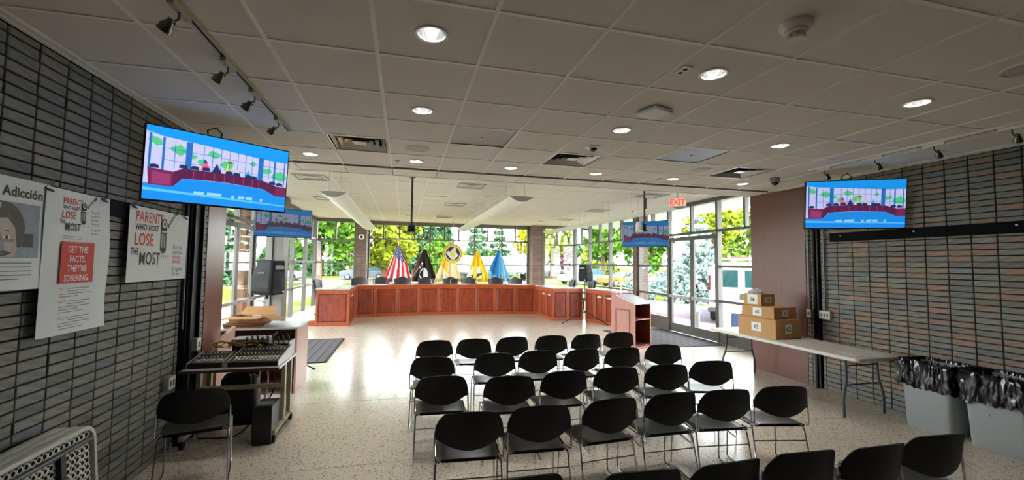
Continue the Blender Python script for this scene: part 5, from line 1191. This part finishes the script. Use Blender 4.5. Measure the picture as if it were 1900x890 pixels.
for j in range(9):
    a = j/8*math.pi/2; g.append([(math.cos(a)*0.085*math.cos(k/16*2*math.pi)*(1+0.22*math.sin(5*k+j*2)), math.cos(a)*0.12*math.sin(k/16*2*math.pi)*(1+0.2*math.sin(3*k+j)), 0.003+math.sin(a)*0.07*(1+0.2*math.sin(2*k+j))) for k in range(17)])
t = thing('plastic_bag', 'crumpled clear plastic bag on the top box', 'bag', (5.42, 5.60, 1.366)); q.shell(g, 0.0015).build('film', m_clear, t, True)
t = thing('paper_sheet', 'white paper sheet lying on the near end of the folding table', 'paper', (5.45, 4.03, 0.7375), R(-20)); MB().b2(-0.20, 0.20, -0.11, 0.11, 0, 0.002).build('sheet', m_paper, t)
for k in range(6): MB().b2(-0.16, 0.14, 0.075-k*0.028, 0.079-k*0.028, 0.002, 0.0023).build('text_line', m_greyink, t)
def dense(P, step=0.012):
    out = []
    for (a, b), (c, d) in zip(P, P[1:]+P[:1]):
        n = max(1, int(math.hypot(c-a, d-b)/step)); out += [(a+(c-a)*i/n, b+(d-b)*i/n) for i in range(n)]
    return out
def trash(label, y, seed, sag):
    t = thing('trash_bin', label, 'bin', (5.79, y, 0), 0, 'grey bins with black liners'); rg = lambda w_, d_, z: [(a, b, z) for a, b in rrect(w_, d_, 0.045, 5)]
    MB().loft([rg(0.30, 0.42, 0.0), rg(0.305, 0.425, 0.01), rg(0.36, 0.47, 0.60), rg(0.385, 0.495, 0.70), rg(0.385, 0.495, 0.72), rg(0.36, 0.47, 0.72), rg(0.35, 0.46, 0.60), rg(0.29, 0.41, 0.03)], caps=True).build('tub', m_bin, t, True)
    rnd = random.Random(seed); base = dense(rrect(0.40, 0.51, 0.05, 5)); n = len(base); rings = []
    for j, (z, sc_) in enumerate(((0.46, 1.05), (0.50, 1.06), (0.55, 1.045), (0.60, 1.055), (0.65, 1.04), (0.70, 1.05), (0.735, 1.04), (0.755, 0.99), (0.745, 0.93), (0.70, 0.90), (0.55, 0.84), (0.35, 0.80))):
        row = []
        for k, (a, b) in enumerate(base):
            w_ = noise.noise(Vector((k*0.26+seed, j*0.9, seed)))*0.05+noise.noise(Vector((k*0.9, j*1.6, seed*3)))*0.06
            s_ = sc_+max(w_, -0.02)*(1.6 if j < 8 else 0.8); dz = (0.05*noise.noise(Vector((k*0.25+3*seed, 7, 1))) + sag*(b/0.25)) if j < 2 else 0.016*noise.noise(Vector((k*0.5, j, seed)))
            row.append((a*s_, b*s_, z+dz))
        rings.append(row)
    MB().loft(rings, caps=False).build('liner', m_bag, t, True)
trash('grey bin with black liner nearer the folding table', 3.50, 2, 0.01); trash('grey bin with black liner at the right frame edge', 2.93, 7, -0.02)

# ================================================================== left: mixing desk cart
t = thing('media_cart', 'wheeled cart with white-edged top carrying the mixing desks', 'cart', (-1.60, 5.06, 0)); w_, d_ = 0.86, 0.74
MB().b2(-w_/2, w_/2, -d_/2, d_/2, 0.715, 0.74).build('top', m_desktop, t, bevel=0.005)
MB().b2(-w_/2-0.001, w_/2+0.001, -d_/2-0.002, -d_/2, 0.714, 0.741).build('front_edge', mat('edge_band', (90, 66, 48), 0.5), t)
for sx in (-1, 1):
    MB().b2(sx*0.37, sx*0.41, -0.05, 0.0, 0.09, 0.715).build('upright', m_beige, t); MB().b2(sx*0.37, sx*0.41, 0.20, 0.24, 0.09, 0.715).build('upright', m_beige, t)
    MB().b2(sx*0.37, sx*0.41, -0.35, 0.36, 0.085, 0.125).build('foot_rail', m_beige, t)
    for sy in (-1, 1):
        MB().lathe([(0.008, 0.062), (0.008, 0.09)], 8, c=(sx*0.39, sy*0.32, 0)).build('caster_stem', m_steel, t)
        MB().lathe([(0.01, -0.014), (0.032, -0.014), (0.034, -0.008), (0.034, 0.008), (0.032, 0.014), (0.01, 0.014)], 18, M=Matrix.Translation((sx*0.39, sy*0.32, 0.034)) @ Matrix.Rotation(R(90), 4, 'Y')).build('caster', m_rubber, t, True)
MB().b2(-0.37, 0.37, -0.05, -0.01, 0.46, 0.50).build('cross_bar', m_beige, t); MB().b2(-0.40, 0.40, -0.02, 0.26, 0.085, 0.10).build('lower_shelf', m_blackm, t)
def mixer(label, x, y, w_, d_, rz, strips, big):
    t = thing('mixing_desk', label, 'mixer', (x, y, 0.742), rz); S = Matrix(((0, 0, 1, 0), (1, 0, 0, 0), (0, 1, 0, 0), (0, 0, 0, 1))); h0, h1 = 0.045, (0.125 if big else 0.085)
    MB().prism([(-d_/2, 0), (d_/2, 0), (d_/2, h1), (-d_/2, h0)], -w_/2, w_/2, S).build('chassis', m_black, t)
    for s in (-1, 1): MB().prism([(-d_/2-0.004, 0), (d_/2+0.004, 0), (d_/2+0.004, h1+0.01), (-d_/2-0.004, h0+0.01)], s*w_/2-0.006, s*w_/2+0.006, S).build('side_cheek', m_alu_lt, t)
    sl = math.atan2(h1-h0, d_); P = lambda u, v: (u, v, h0+(v+d_/2)*math.tan(sl)+0.001)
    fd = MB().b2(-0.006, 0.006, -0.011, 0.011, 0, 0.012).mesh('fader_cap', m_white); sl_ = MB().b2(-0.012, 0.012, -0.055, 0.055, 0, 0.0015).mesh('fader_slot', m_alu_lt); kn = MB().lathe([(0.008, 0), (0.008, 0.012), (0.005, 0.014), (0, 0.014)], 10).mesh('knob', mat('knob_grey', (92, 94, 98), 0.5), True); kw = MB().lathe([(0.008, 0), (0.008, 0.012), (0.005, 0.014), (0, 0.014)], 10).mesh('knob', m_white, True)
    for k in range(strips):
        u = -w_/2+0.04+(w_-0.08)*k/(strips-1); rnd = random.Random(k)
        o = link('fader_slot', sl_, t); o.location = P(u, -d_*0.27); o.rotation_euler = (sl, 0, 0)
        o = link('fader_cap', fd, t); o.location = P(u, -d_*0.27+rnd.uniform(-0.04, 0.02)); o.rotation_euler = (sl, 0, 0)
        for j in range(5):
            o = link('knob', kw if j % 3 == 0 else kn, t); o.location = P(u, -d_*0.02+j*d_*0.095)
    return t
mixer('larger mixing desk on the cart with rows of white faders', -1.42, 4.98, 0.46, 0.42, R(-3), 12, True)
mixer('smaller dark mixing desk on the cart by the brick wall', -1.86, 4.98, 0.30, 0.40, R(3), 8, False)
t = thing('receiver', 'grey-topped rack unit behind the mixing desks', 'receiver', (-1.60, 5.31, 0.742), R(4)); MB().b2(-0.17, 0.17, -0.10, 0.11, 0, 0.17).build('case', m_black, t); MB().b2(-0.18, 0.17, -0.11, 0.12, 0.17, 0.20).build('lid', mat('rack_lid', (132, 140, 150), 0.3), t, bevel=0.004); MB().add([(0.19, -0.08, 0.20), (0.22, 0.08, 0.245), (0.23, 0.08, 0.235), (0.20, -0.08, 0.19)], [(0, 1, 2, 3), (3, 2, 1, 0)]).build('tilted_cover', m_steel, t)
t = thing('amplifier', 'open-backed rack unit with cable sockets beside the grey one', 'amplifier', (-1.31, 5.31, 0.742), R(-4)); MB().b2(-0.10, 0.10, -0.09, 0.10, 0, 0.14).build('case', m_black, t); MB().b2(0.10, 0.104, -0.10, 0.11, 0, 0.16).build('side_plate', m_alu_lt, t)
for k in range(7): MB().lathe([(0.007, 0), (0.007, 0.02), (0, 0.02)], 8, M=Matrix.Translation((-0.08+k*0.026, -0.09, 0.09)) @ Matrix.Rotation(R(90), 4, 'X')).build('socket', m_chrome, t)
def cables(label, mt, paths, r=0.005, cat='cable'):
    t = thing('cable', label, cat, paths[0][0])
    o = Vector(paths[0][0])
    for p in paths: MB().tube([Vector(a)-o for a in smooth(p)], r, 6).build('strand', mt, t, True)
def smooth(p, k=5):
    P = [Vector(a) for a in p]; out = []
    for i in range(len(P)-1):
        a, b, c, d = P[max(i-1, 0)], P[i], P[i+1], P[min(i+2, len(P)-1)]
        for j in range(k):
            s = j/k; out.append(0.5*((2*b)+(c-a)*s+(2*a-5*b+4*c-d)*s*s+(3*b-a-3*c+d)*s**3))
    return out+[P[-1]]
rnd = random.Random(8)
yl = []
for k in range(5):
    a = [(-1.95+0.03*k, 5.22, 0.86)]
    for j in range(6): a.append((-1.92+0.09*j+rnd.uniform(-0.03, 0.03), 5.20+rnd.uniform(-0.05, 0.04), 0.87+rnd.uniform(-0.02, 0.07)))
    yl.append(a)
cables('yellow cable tangle on the smaller mixing desk', mat('yellow_cable', (196, 160, 44), 0.5), yl+[[(-1.55, 5.2, 0.90), (-1.45, 5.12, 0.93), (-1.33, 5.08, 0.90), (-1.24, 5.10, 0.87)]])
bk = []
for k in range(9):
    x = -1.60+k*0.05; bk.append([(x, 5.20, 0.85), (x-0.02, 5.16, 0.95+0.02*(k % 3)), (x+0.02, 5.08, 0.97), (x+0.03, 5.02, 0.88+0.005*k)])
cables('black plugged-in leads arching over the larger mixing desk', m_rubber, bk)
cables('pinkish lead tangle in front of the receiver', mat('pink_cable', (176, 120, 108), 0.5), [[(-1.80, 5.18, 0.87), (-1.74, 5.14, 0.93), (-1.68, 5.16, 0.89), (-1.64, 5.10, 0.92)], [(-1.78, 5.14, 0.86), (-1.70, 5.10, 0.92), (-1.62, 5.12, 0.88)]])
cables('black cable looping down under the cart to the floor', m_rubber, [[(-1.36, 5.10, 0.70), (-1.30, 5.05, 0.45), (-1.42, 4.98, 0.22), (-1.58, 4.92, 0.04), (-1.75, 4.95, 0.008), (-1.95, 4.98, 0.008)], [(-1.93, 4.75, 0.66), (-1.95, 4.72, 0.5), (-1.9, 4.8, 0.35), (-1.88, 5.0, 0.10)]], 0.007)
cables('white cable loop hanging under the cart', m_white, [[(-1.47, 5.28, 0.70), (-1.42, 5.22, 0.62), (-1.40, 5.18, 0.45), (-1.43, 5.17, 0.28), (-1.48, 5.18, 0.2), (-1.50, 5.2, 0.4), (-1.49, 5.24, 0.65)]], 0.009)
# black equipment bag and computer under the cart
t = thing('equipment_bag', 'black equipment bag on the cart shelf', 'bag', (-1.66, 5.18, 0.101)); rg = lambda w_, d_, z: [(a*(1+0.04*math.sin(9*b+z*20)), b, z) for a, b in rrect(w_, d_, 0.05, 4)]
MB().loft([rg(0.34, 0.18, 0), rg(0.37, 0.20, 0.08), rg(0.36, 0.20, 0.28), rg(0.33, 0.16, 0.44), rg(0.20, 0.06, 0.49)]).build('body', mat('nylon_black', (18, 18, 20), 0.6, bump=0.3, bscale=25), t, True); MB().tube(smooth([(-0.12, -0.09, 0.36), (-0.10, -0.11, 0.50), (0.10, -0.11, 0.50), (0.12, -0.09, 0.36)]), 0.012, 6).build('handle', m_black, t, True)
t = thing('computer_tower', 'black computer tower on the floor under the cart corner', 'computer', (-1.31, 4.85, 0.0), R(2)); MB().b2(-0.085, 0.085, -0.17, 0.15, 0.012, 0.36).build('case', m_black, t, bevel=0.006); MB().b2(0.085, 0.088, -0.165, 0.145, 0.02, 0.355).build('side_panel', mat('tower_side', (110, 112, 116), 0.5), t)
for sx in (-1, 1):
    for sy in (-0.15, 0.12): MB().lathe([(0.012, 0), (0.012, 0.014)], 10, c=(sx*0.065, sy, 0)).build('foot', m_rubber, t)
MB().b2(-0.07, 0.07, -0.12, 0.0, 0.36, 0.375).build('top_tray', m_greyink, t)
# ---- desk behind the cart with an open carton
t = thing('desk', 'pinkish laminate desk with pale grey top behind the cart', 'desk', (-1.95, 6.72, 0)); x0, x1, y0, y1 = -0.46, 0.565, -0.345, 0.34
MB().b2(x0-0.01, x1+0.008, y0-0.01, y1+0.01, 0.868, 0.895).build('top', m_desktop, t, bevel=0.003); MB().b2(x1-0.025, x1, y0, y1, 0.0, 0.868).build('side_panel', m_desk, t); MB().b2(x0, x0+0.025, y0, y1, 0.0, 0.868).build('side_panel', m_desk, t)
MB().b2(x0+0.025, x1-0.025, y1-0.02, y1, 0.05, 0.868).build('modesty_panel', m_lect_dk, t); MB().b2(x0+0.025, x1-0.025, y0+0.02, y1-0.02, 0.10, 0.12).build('shelf', m_lect_dk, t); MB().b2(x0+0.025, x1-0.025, y0+0.06, y1-0.02, 0.55, 0.57).build('shelf', m_lect_dk, t)
MB().b2(x1-0.03, x1-0.02, y0-0.002, y0+0.05, 0.0, 0.05).build('foot', m_lect, t)
t = thing('low_panel', 'pinkish slanted board standing left behind the mixing desks', 'board', (-2.03, 5.62, 0)); S = Matrix(((0, 0, 1, 0), (1, 0, 0, 0), (0, 1, 0, 0), (0, 0, 0, 1)))
MB().prism([(-0.15, 0), (0.35, 0), (0.35, 0.97), (-0.15, 0.86)], 0.0, 0.03, S).build('board', m_desk, t); MB().prism([(-0.15, 0.85), (0.35, 0.96), (0.35, 0.985), (-0.15, 0.875)], -0.004, 0.034, S).build('edge_band', m_desk, t)
for k in range(3):
    t = thing('flat_carton', ('lowest', 'middle', 'topmost')[k]+' flat brown board of the stack under the open carton', 'board', (-2.02+0.02*k, 6.52, 0.8955+k*0.021), R(2*k)); MB().b2(-0.25-0.03*k, 0.20, -0.16, 0.17, 0, 0.020).build('board', m_lect_dk if k % 2 else m_card_dk, t, bevel=0.003)
t = thing('open_carton', 'open cardboard box with spread flaps on the desk', 'box', (-2.00, 6.53, 0.9595), R(-6)); a, b, h = 0.21, 0.155, 0.085
MB().b2(-a, a, -b, b, 0, 0.006).build('bottom', m_card_dk, t)
for nm, q in (('wall', (-a, a, -b, -b+0.006)), ('wall', (-a, a, b-0.006, b)), ('wall', (-a, -a+0.006, -b, b)), ('wall', (a-0.006, a, -b, b))): MB().b2(q[0], q[1], q[2], q[3], 0, h).build(nm, m_card_dk if q[3] == -b+0.006 else m_card, t)
def flap(p0, p1, d): p0, p1, d = Vector(p0), Vector(p1), Vector(d); n = (p1-p0).cross(d).normalized()*0.005; v = [p0, p1, p1+d*1.0, p0+d]; MB().add(v+[k+n for k in v], [(3, 2, 1, 0), (4, 5, 6, 7), (0, 1, 5, 4), (1, 2, 6, 5), (2, 3, 7, 6), (3, 0, 4, 7)]).build('flap', m_card, t)
flap((-a, -b, h), (a, -b, h), (-0.02, -0.13, -0.012)); flap((a, b, h), (-a, b, h), (0.03, 0.11, 0.10)); flap((-a, b, h), (-a, -b, h), (-0.14, -0.02, -0.05)); flap((a, -b, h), (a, b, h), (0.17, -0.02, -0.045))
MB().b2(-0.05, 0.06, b-0.008, b-0.005, h-0.03, h-0.006).build('hand_hole_tape', m_white, t)
# ---- loudspeakers on stands
def stand(label, x, y, h, rz, rad=0.62, angs=(0, 120, 240)):
    t = thing('speaker_stand', label, 'speaker stand', (x, y, 0), rz, 'tripod speaker stands'); MB().tube([(0, 0, 0.16), (0, 0, 0.75)], 0.019, 12).build('lower_tube', m_alu_lt if x > 0 else m_blackm, t, True); MB().tube([(0, 0, 0.7), (0, 0, h)], 0.015, 12).build('upper_tube', m_blackm, t, True)
    MB().lathe([(0.03, 0.70), (0.034, 0.72), (0.034, 0.78), (0.026, 0.80)], 16).build('collar', m_black, t, True); MB().lathe([(0.03, 0.34), (0.034, 0.36), (0.034, 0.40), (0.024, 0.42)], 16).build('hub', m_black, t, True)
    for k in range(3):
        a = R(angs[k]); c, s = math.cos(a), math.sin(a); l = MB().tube([(0.03*c, 0.03*s, 0.385), (rad*c, rad*s, 0.014)], 0.012, 8).build('leg', m_blackm, t, True); MB().tube([((rad-0.03)*c, (rad-0.03)*s, 0.030), ((rad+0.012)*c, (rad+0.012)*s, 0.009)], 0.016, 8).build('rubber_foot', m_rubber, l, True); MB().tube([(0.02*c, 0.02*s, 0.17), (rad*0.5*c, rad*0.5*s, 0.20)], 0.007, 6).build('brace', m_blackm, t, True)
def loudspeaker(label, x, y, z, rz, h, w_, d_, tilt=0):
    """front baffle faces +X"""
    t = thing('loudspeaker', label, 'loudspeaker', (x, y, z), rz, 'black loudspeakers on stands'); sec = lambda k, z_: [(d_/2, -w_/2*k, z_), (d_/2, w_/2*k, z_), (d_/2-0.05, w_/2*k*1.03, z_), (-d_/2*(1 if k > 0.9 else 0.62), w_/2*k*0.55, z_), (-d_/2*(1 if k > 0.9 else 0.62), -w_/2*k*0.55, z_), (d_/2-0.05, -w_/2*k*1.03, z_)]
    rings = [sec(0.80, 0.0), sec(0.95, h*0.10), sec(1.0, h*0.22), sec(0.96, h*0.5), sec(0.85, h*0.88), sec(0.80, h)]
    MB().loft(rings).build('cabinet', m_cab, t, bevel=0.012)
    g = [[(d_/2+0.004+0.022*(1-(2*i/10-1)**2)*(1-(2*j/10-1)**2), -w_/2*0.84+w_*0.84*i/10, h*0.06+h*0.60*j/10) for i in range(11)] for j in range(11)]; MB().shell(g, 0.006).build('woofer_grille', m_grill, t, True)
    M = Matrix.Translation((d_/2-0.01, 0, h*0.80)) @ Matrix.Rotation(R(90), 4, 'Y'); MB().loft([[(a*0.5, b, 0.012) for a, b in rrect(w_*0.42, w_*0.66, 0.03)], [(a*0.5, b, 0.02) for a, b in rrect(w_*0.40, w_*0.64, 0.03)], [(a*0.28, b*0.5, -0.02) for a, b in rrect(w_*0.40, w_*0.5, 0.03)]], M=M).build('horn', m_bezel, t, True)
    for s in (-1, 1): MB().b2(-d_*0.12, d_*0.16, s*(w_/2*0.86), s*(w_/2*0.90), h*0.62, h*0.66).build('handle_recess', m_bezel, t)
    MB().b2(d_/2+0.006, d_/2+0.012, w_*0.26, w_*0.36, h*0.06, h*0.10).build('badge', m_white, t); MB().lathe([(0.026, -0.07), (0.026, 0.01)], 14).build('pole_socket', m_black, t)
stand('black tripod stand behind the desk on the left', -2.13, 7.82, 1.23, R(-9), 0.74); loudspeaker('large black loudspeaker on the stand left of the dais', -2.19, 7.82, 1.235, R(-16), 0.56, 0.40, 0.40)
cables('black lead with red plug hanging under the left loudspeaker', m_rubber, [[(-2.42, 7.72, 1.26), (-2.40, 7.7, 1.20), (-2.30, 7.68, 1.17), (-2.17, 7.75, 1.10)]], 0.006)
stand('chrome-legged tripod stand in front of the right dais wing', 5.28, 11.85, 1.285, 0, 0.67, (155, 335, 62)); loudspeaker('black loudspeaker on the stand at the right dais wing', 5.33, 11.85, 1.29, R(200), 0.49, 0.35, 0.35)
# ================================================================== flags and seal
def flag(label, x, ztop, zapex, wl, wr, colf, extra=(), drop=0.0, pole=m_gold, y=16.35):
    """cloth gathered at the pole head and spreading downwards; colf(s,t) -> colour, s in -1..1 across, t in 0..1 down"""
    t = thing('flag', label, 'flag', (x, y, 0.15), 0, 'flags on stands behind the dais'); zt = zapex-0.15; zb = 0.92
    MB().tube([(0, 0, 0.02), (0, 0, ztop-0.15-0.14)], 0.016, 10).build('pole', m_gold if pole is m_gold else pole, t, True)
    MB().lathe([(0.012, 0), (0.022, 0.01), (0.012, 0.02), (0.018, 0.05), (0.010, 0.09), (0, 0.15)], 12, c=(0, 0, ztop-0.15-0.16)).build('finial', m_gold, t, True)
    MB().lathe([(0.17, 0), (0.17, 0.015), (0.12, 0.03), (0.05, 0.045), (0.035, 0.10), (0.025, 0.10)], 24).build('base', m_gold, t, True)
    n, m_ = 44, 40; q = MB(); vs = []
    def P(s, k):
        w_ = (wl if s < 0 else wr)*(0.05+0.95*k**0.86); fold = 0.055*math.sin(s*9.5+0.6)*(0.25+k)+0.03*math.sin(s*21)*k
        return (s*w_, -0.045-0.20*(1-s*s)*k*0.6+fold, zt-(zt-zb)*k-drop*k*k*(abs(s)**2))
    for j in range(m_+1):
        for i in range(n+1): vs.append(P(-1+2*i/n, j/m_))
    q.v = vs
    for j in range(m_):
        for i in range(n):
            q.col = lin(colf(-1+2*(i+0.5)/n, (j+0.5)/m_)); p = j*(n+1)+i; q.face((p, p+1, p+n+2, p+n+1))
    o = q.build('cloth', m_flag, t, True); sm = o.modifiers.new('cloth_thickness', 'SOLIDIFY'); sm.thickness = 0.004
    for nm, mt, pts, fs in extra:
        e = MB(); e.add([tuple(Vector(P(s, k))+Vector((0, -0.012, 0))) for s, k in pts], fs); e.build(nm, mt, t)
    return t
def stripes(s, k):
    if k < 0.36+0.10*(s+0.2): 
        if -1 < s < 0.9: return (40, 54, 130) if ((int((s+1)*9)+int(k*34)) % 3) else (206, 210, 230)
    a = s*4.6+k*0.8
    return (214, 40, 62) if int(math.floor(a)) % 2 == 0 else (244, 240, 242)
flag('red, white and blue striped flag behind the dais', -0.20, 2.72, 2.42, 0.52, 0.52, stripes)
def ell(cs, ck, rs, rk, n=22): return [(cs+rs*math.cos(2*math.pi*i/n), ck+rk*math.sin(2*math.pi*i/n)) for i in range(n)]
F1 = [tuple(range(22))]
def pts_text(s, cs, ck, size, rot, xs=1.0):
    v, f = text2d(s, size, size*0.02, xs, 'CENTER'); c, d = math.cos(rot), math.sin(rot); return [(cs+(x*c-y*d)/0.50, ck-(x*d+y*c)/1.4) for x, y in v], f
vs, fs = pts_text('POW*MIA', -0.50, 0.66, 0.17, R(60)); mk = mat('flag_white_print', (226, 224, 226), 0.8); mb = mat('flag_black_print', (22, 20, 22), 0.8)
flag('black POW MIA flag with white emblem behind the dais', 0.74, 2.47, 2.30, 0.55, 0.52, lambda s, k: (30, 24, 26) if s > -0.55 else (104, 62, 54), [('emblem', mk, ell(0.0, 0.76, 0.38, 0.19), F1), ('emblem', mb, ell(0.0, 0.76, 0.28, 0.145), F1), ('emblem', mk, [(0.06, 0.64), (0.18, 0.72), (0.22, 0.82), (0.12, 0.88), (0.0, 0.84), (-0.03, 0.72)], [(0, 1, 2, 3, 4, 5)]), ('lettering', mk, vs, fs)], y=16.62)
bp_, rp = mat('flag_blue_print', (52, 96, 190), 0.8), mat('flag_red_print', (206, 70, 70), 0.8)
flag('cream and gold flag in front of the round seal', 1.66, 2.68, 2.34, 0.55, 0.54, lambda s, k: (238, 186, 60) if s < -0.12 and k < 0.78+0.3*s else (246, 224, 176), [('crest', bp_, [(-0.55, 0.82), (-0.32, 0.74), (-0.22, 0.84), (-0.40, 0.95)], [(0, 1, 2, 3)]), ('crest', mk, [(-0.46, 0.83), (-0.34, 0.79), (-0.30, 0.85), (-0.40, 0.90)], [(0, 1, 2, 3)]), ('crest', rp, ell(-0.02, 0.72, 0.06, 0.03), F1)])
yl_ = mat('flag_yellow_print', (226, 200, 40), 0.8); gy = mat('flag_grey_print', (84, 82, 84), 0.8)
flag('bright yellow flag with a round white-ringed seal', 2.74, 2.50, 2.27, 0.46, 0.54, lambda s, k: (246, 206, 20) if s > -0.72 or k < 0.6 else (236, 232, 214), [('seal', mk, ell(-0.16, 0.70, 0.74, 0.235), F1), ('seal', gy, ell(-0.16, 0.70, 0.60, 0.19), F1), ('seal', yl_, [(-0.66, 0.78), (-0.52, 0.66), (-0.34, 0.60), (-0.18, 0.55), (0.02, 0.60), (0.16, 0.74), (0.08, 0.84), (-0.20, 0.87), (-0.50, 0.85)], [tuple(range(9))])])
flag('light blue flag with a yellow sun, rightmost of five', 3.68, 2.42, 2.30, 0.62, 0.48, lambda s, k: (26, 118, 186) if s < -0.05 and k < 0.72+0.35*s+0.2 else ((206, 190, 90) if -0.18 < s < -0.04 and 0.5 < k < 0.85 else (116, 190, 232)), [('sun', yl_, ell(0.36, 0.68, 0.26, 0.09), F1), ('band', rp, [(0.0, 0.82), (0.80, 0.82), (0.78, 0.86), (0.02, 0.86)], [(0, 1, 2, 3)]), ('crest', mk, ell(-0.62, 0.86, 0.14, 0.05), F1)], y=16.62)
# round municipal seal hung from the ceiling
t = thing('hanging_seal', 'round yellow-rimmed township seal hanging above the dais', 'sign', (1.71, 15.5, 2.13)); S = Matrix.Rotation(R(90), 4, 'X')
MB().lathe([(0.355, -0.02), (0.36, -0.015), (0.36, 0.015), (0.355, 0.02)], 48, M=S).build('disc', m_gold_paint, t, True)
MB().lathe([(0.272, 0.0205), (0.272, 0.026), (0.258, 0.026), (0.258, 0.0205)], 44, M=S).build('inner_ring', m_white, t, True)
MB().lathe([(0.258, 0.0205), (0.258, 0.022)], 44, M=S).build('field', mat('seal_field', (44, 34, 44), 0.5), t)
pg = lambda pts: [(x, -0.0235, z) for x, z in pts]
MB().add(pg([(-0.24, 0.03), (-0.17, 0.10), (-0.10, 0.06), (-0.02, 0.16), (0.05, 0.24), (0.11, 0.22), (0.10, 0.08), (0.17, -0.02), (0.21, -0.06), (0.12, -0.16), (0.03, -0.235), (-0.07, -0.20), (-0.14, -0.10), (-0.20, -0.04)]), [tuple(range(14))]).build('map_shape', mat('seal_grey', (206, 202, 192), 0.5), t)
MB().add([(x, -0.0245, z) for x, z in ((-0.03, 0.10), (0.02, 0.11), (0.05, 0.0), (0.07, -0.10), (0.0, -0.13), (-0.06, -0.08), (-0.05, 0.02))], [tuple(range(7))]).build('inner_mark', m_gold_paint, t)
q = MB(); rnd = random.Random(2)
for k in range(34):     # worn lettering round the rim, too small to read
    a = 2*math.pi*k/34
    if abs(math.sin(a)+1) < 0.06: continue
    q.box((0.315*math.cos(a), -0.0215, 0.315*math.sin(a)), (0.026, 0.003, 0.042*rnd.uniform(0.7, 1)), M=Matrix.Rotation(0, 4, 'Y'))
q.build('rim_lettering', mat('seal_letter', (88, 76, 24), 0.6), t)
MB().tube([(0, 0, 0.35), (0, 0, HF-2.13)], 0.008, 8).build('hanger', m_alu_lt, t, True); MB().b2(-0.05, 0.05, -0.04, 0.04, 0.36, 0.48).build('bracket', m_alu_lt, t, bevel=0.01)
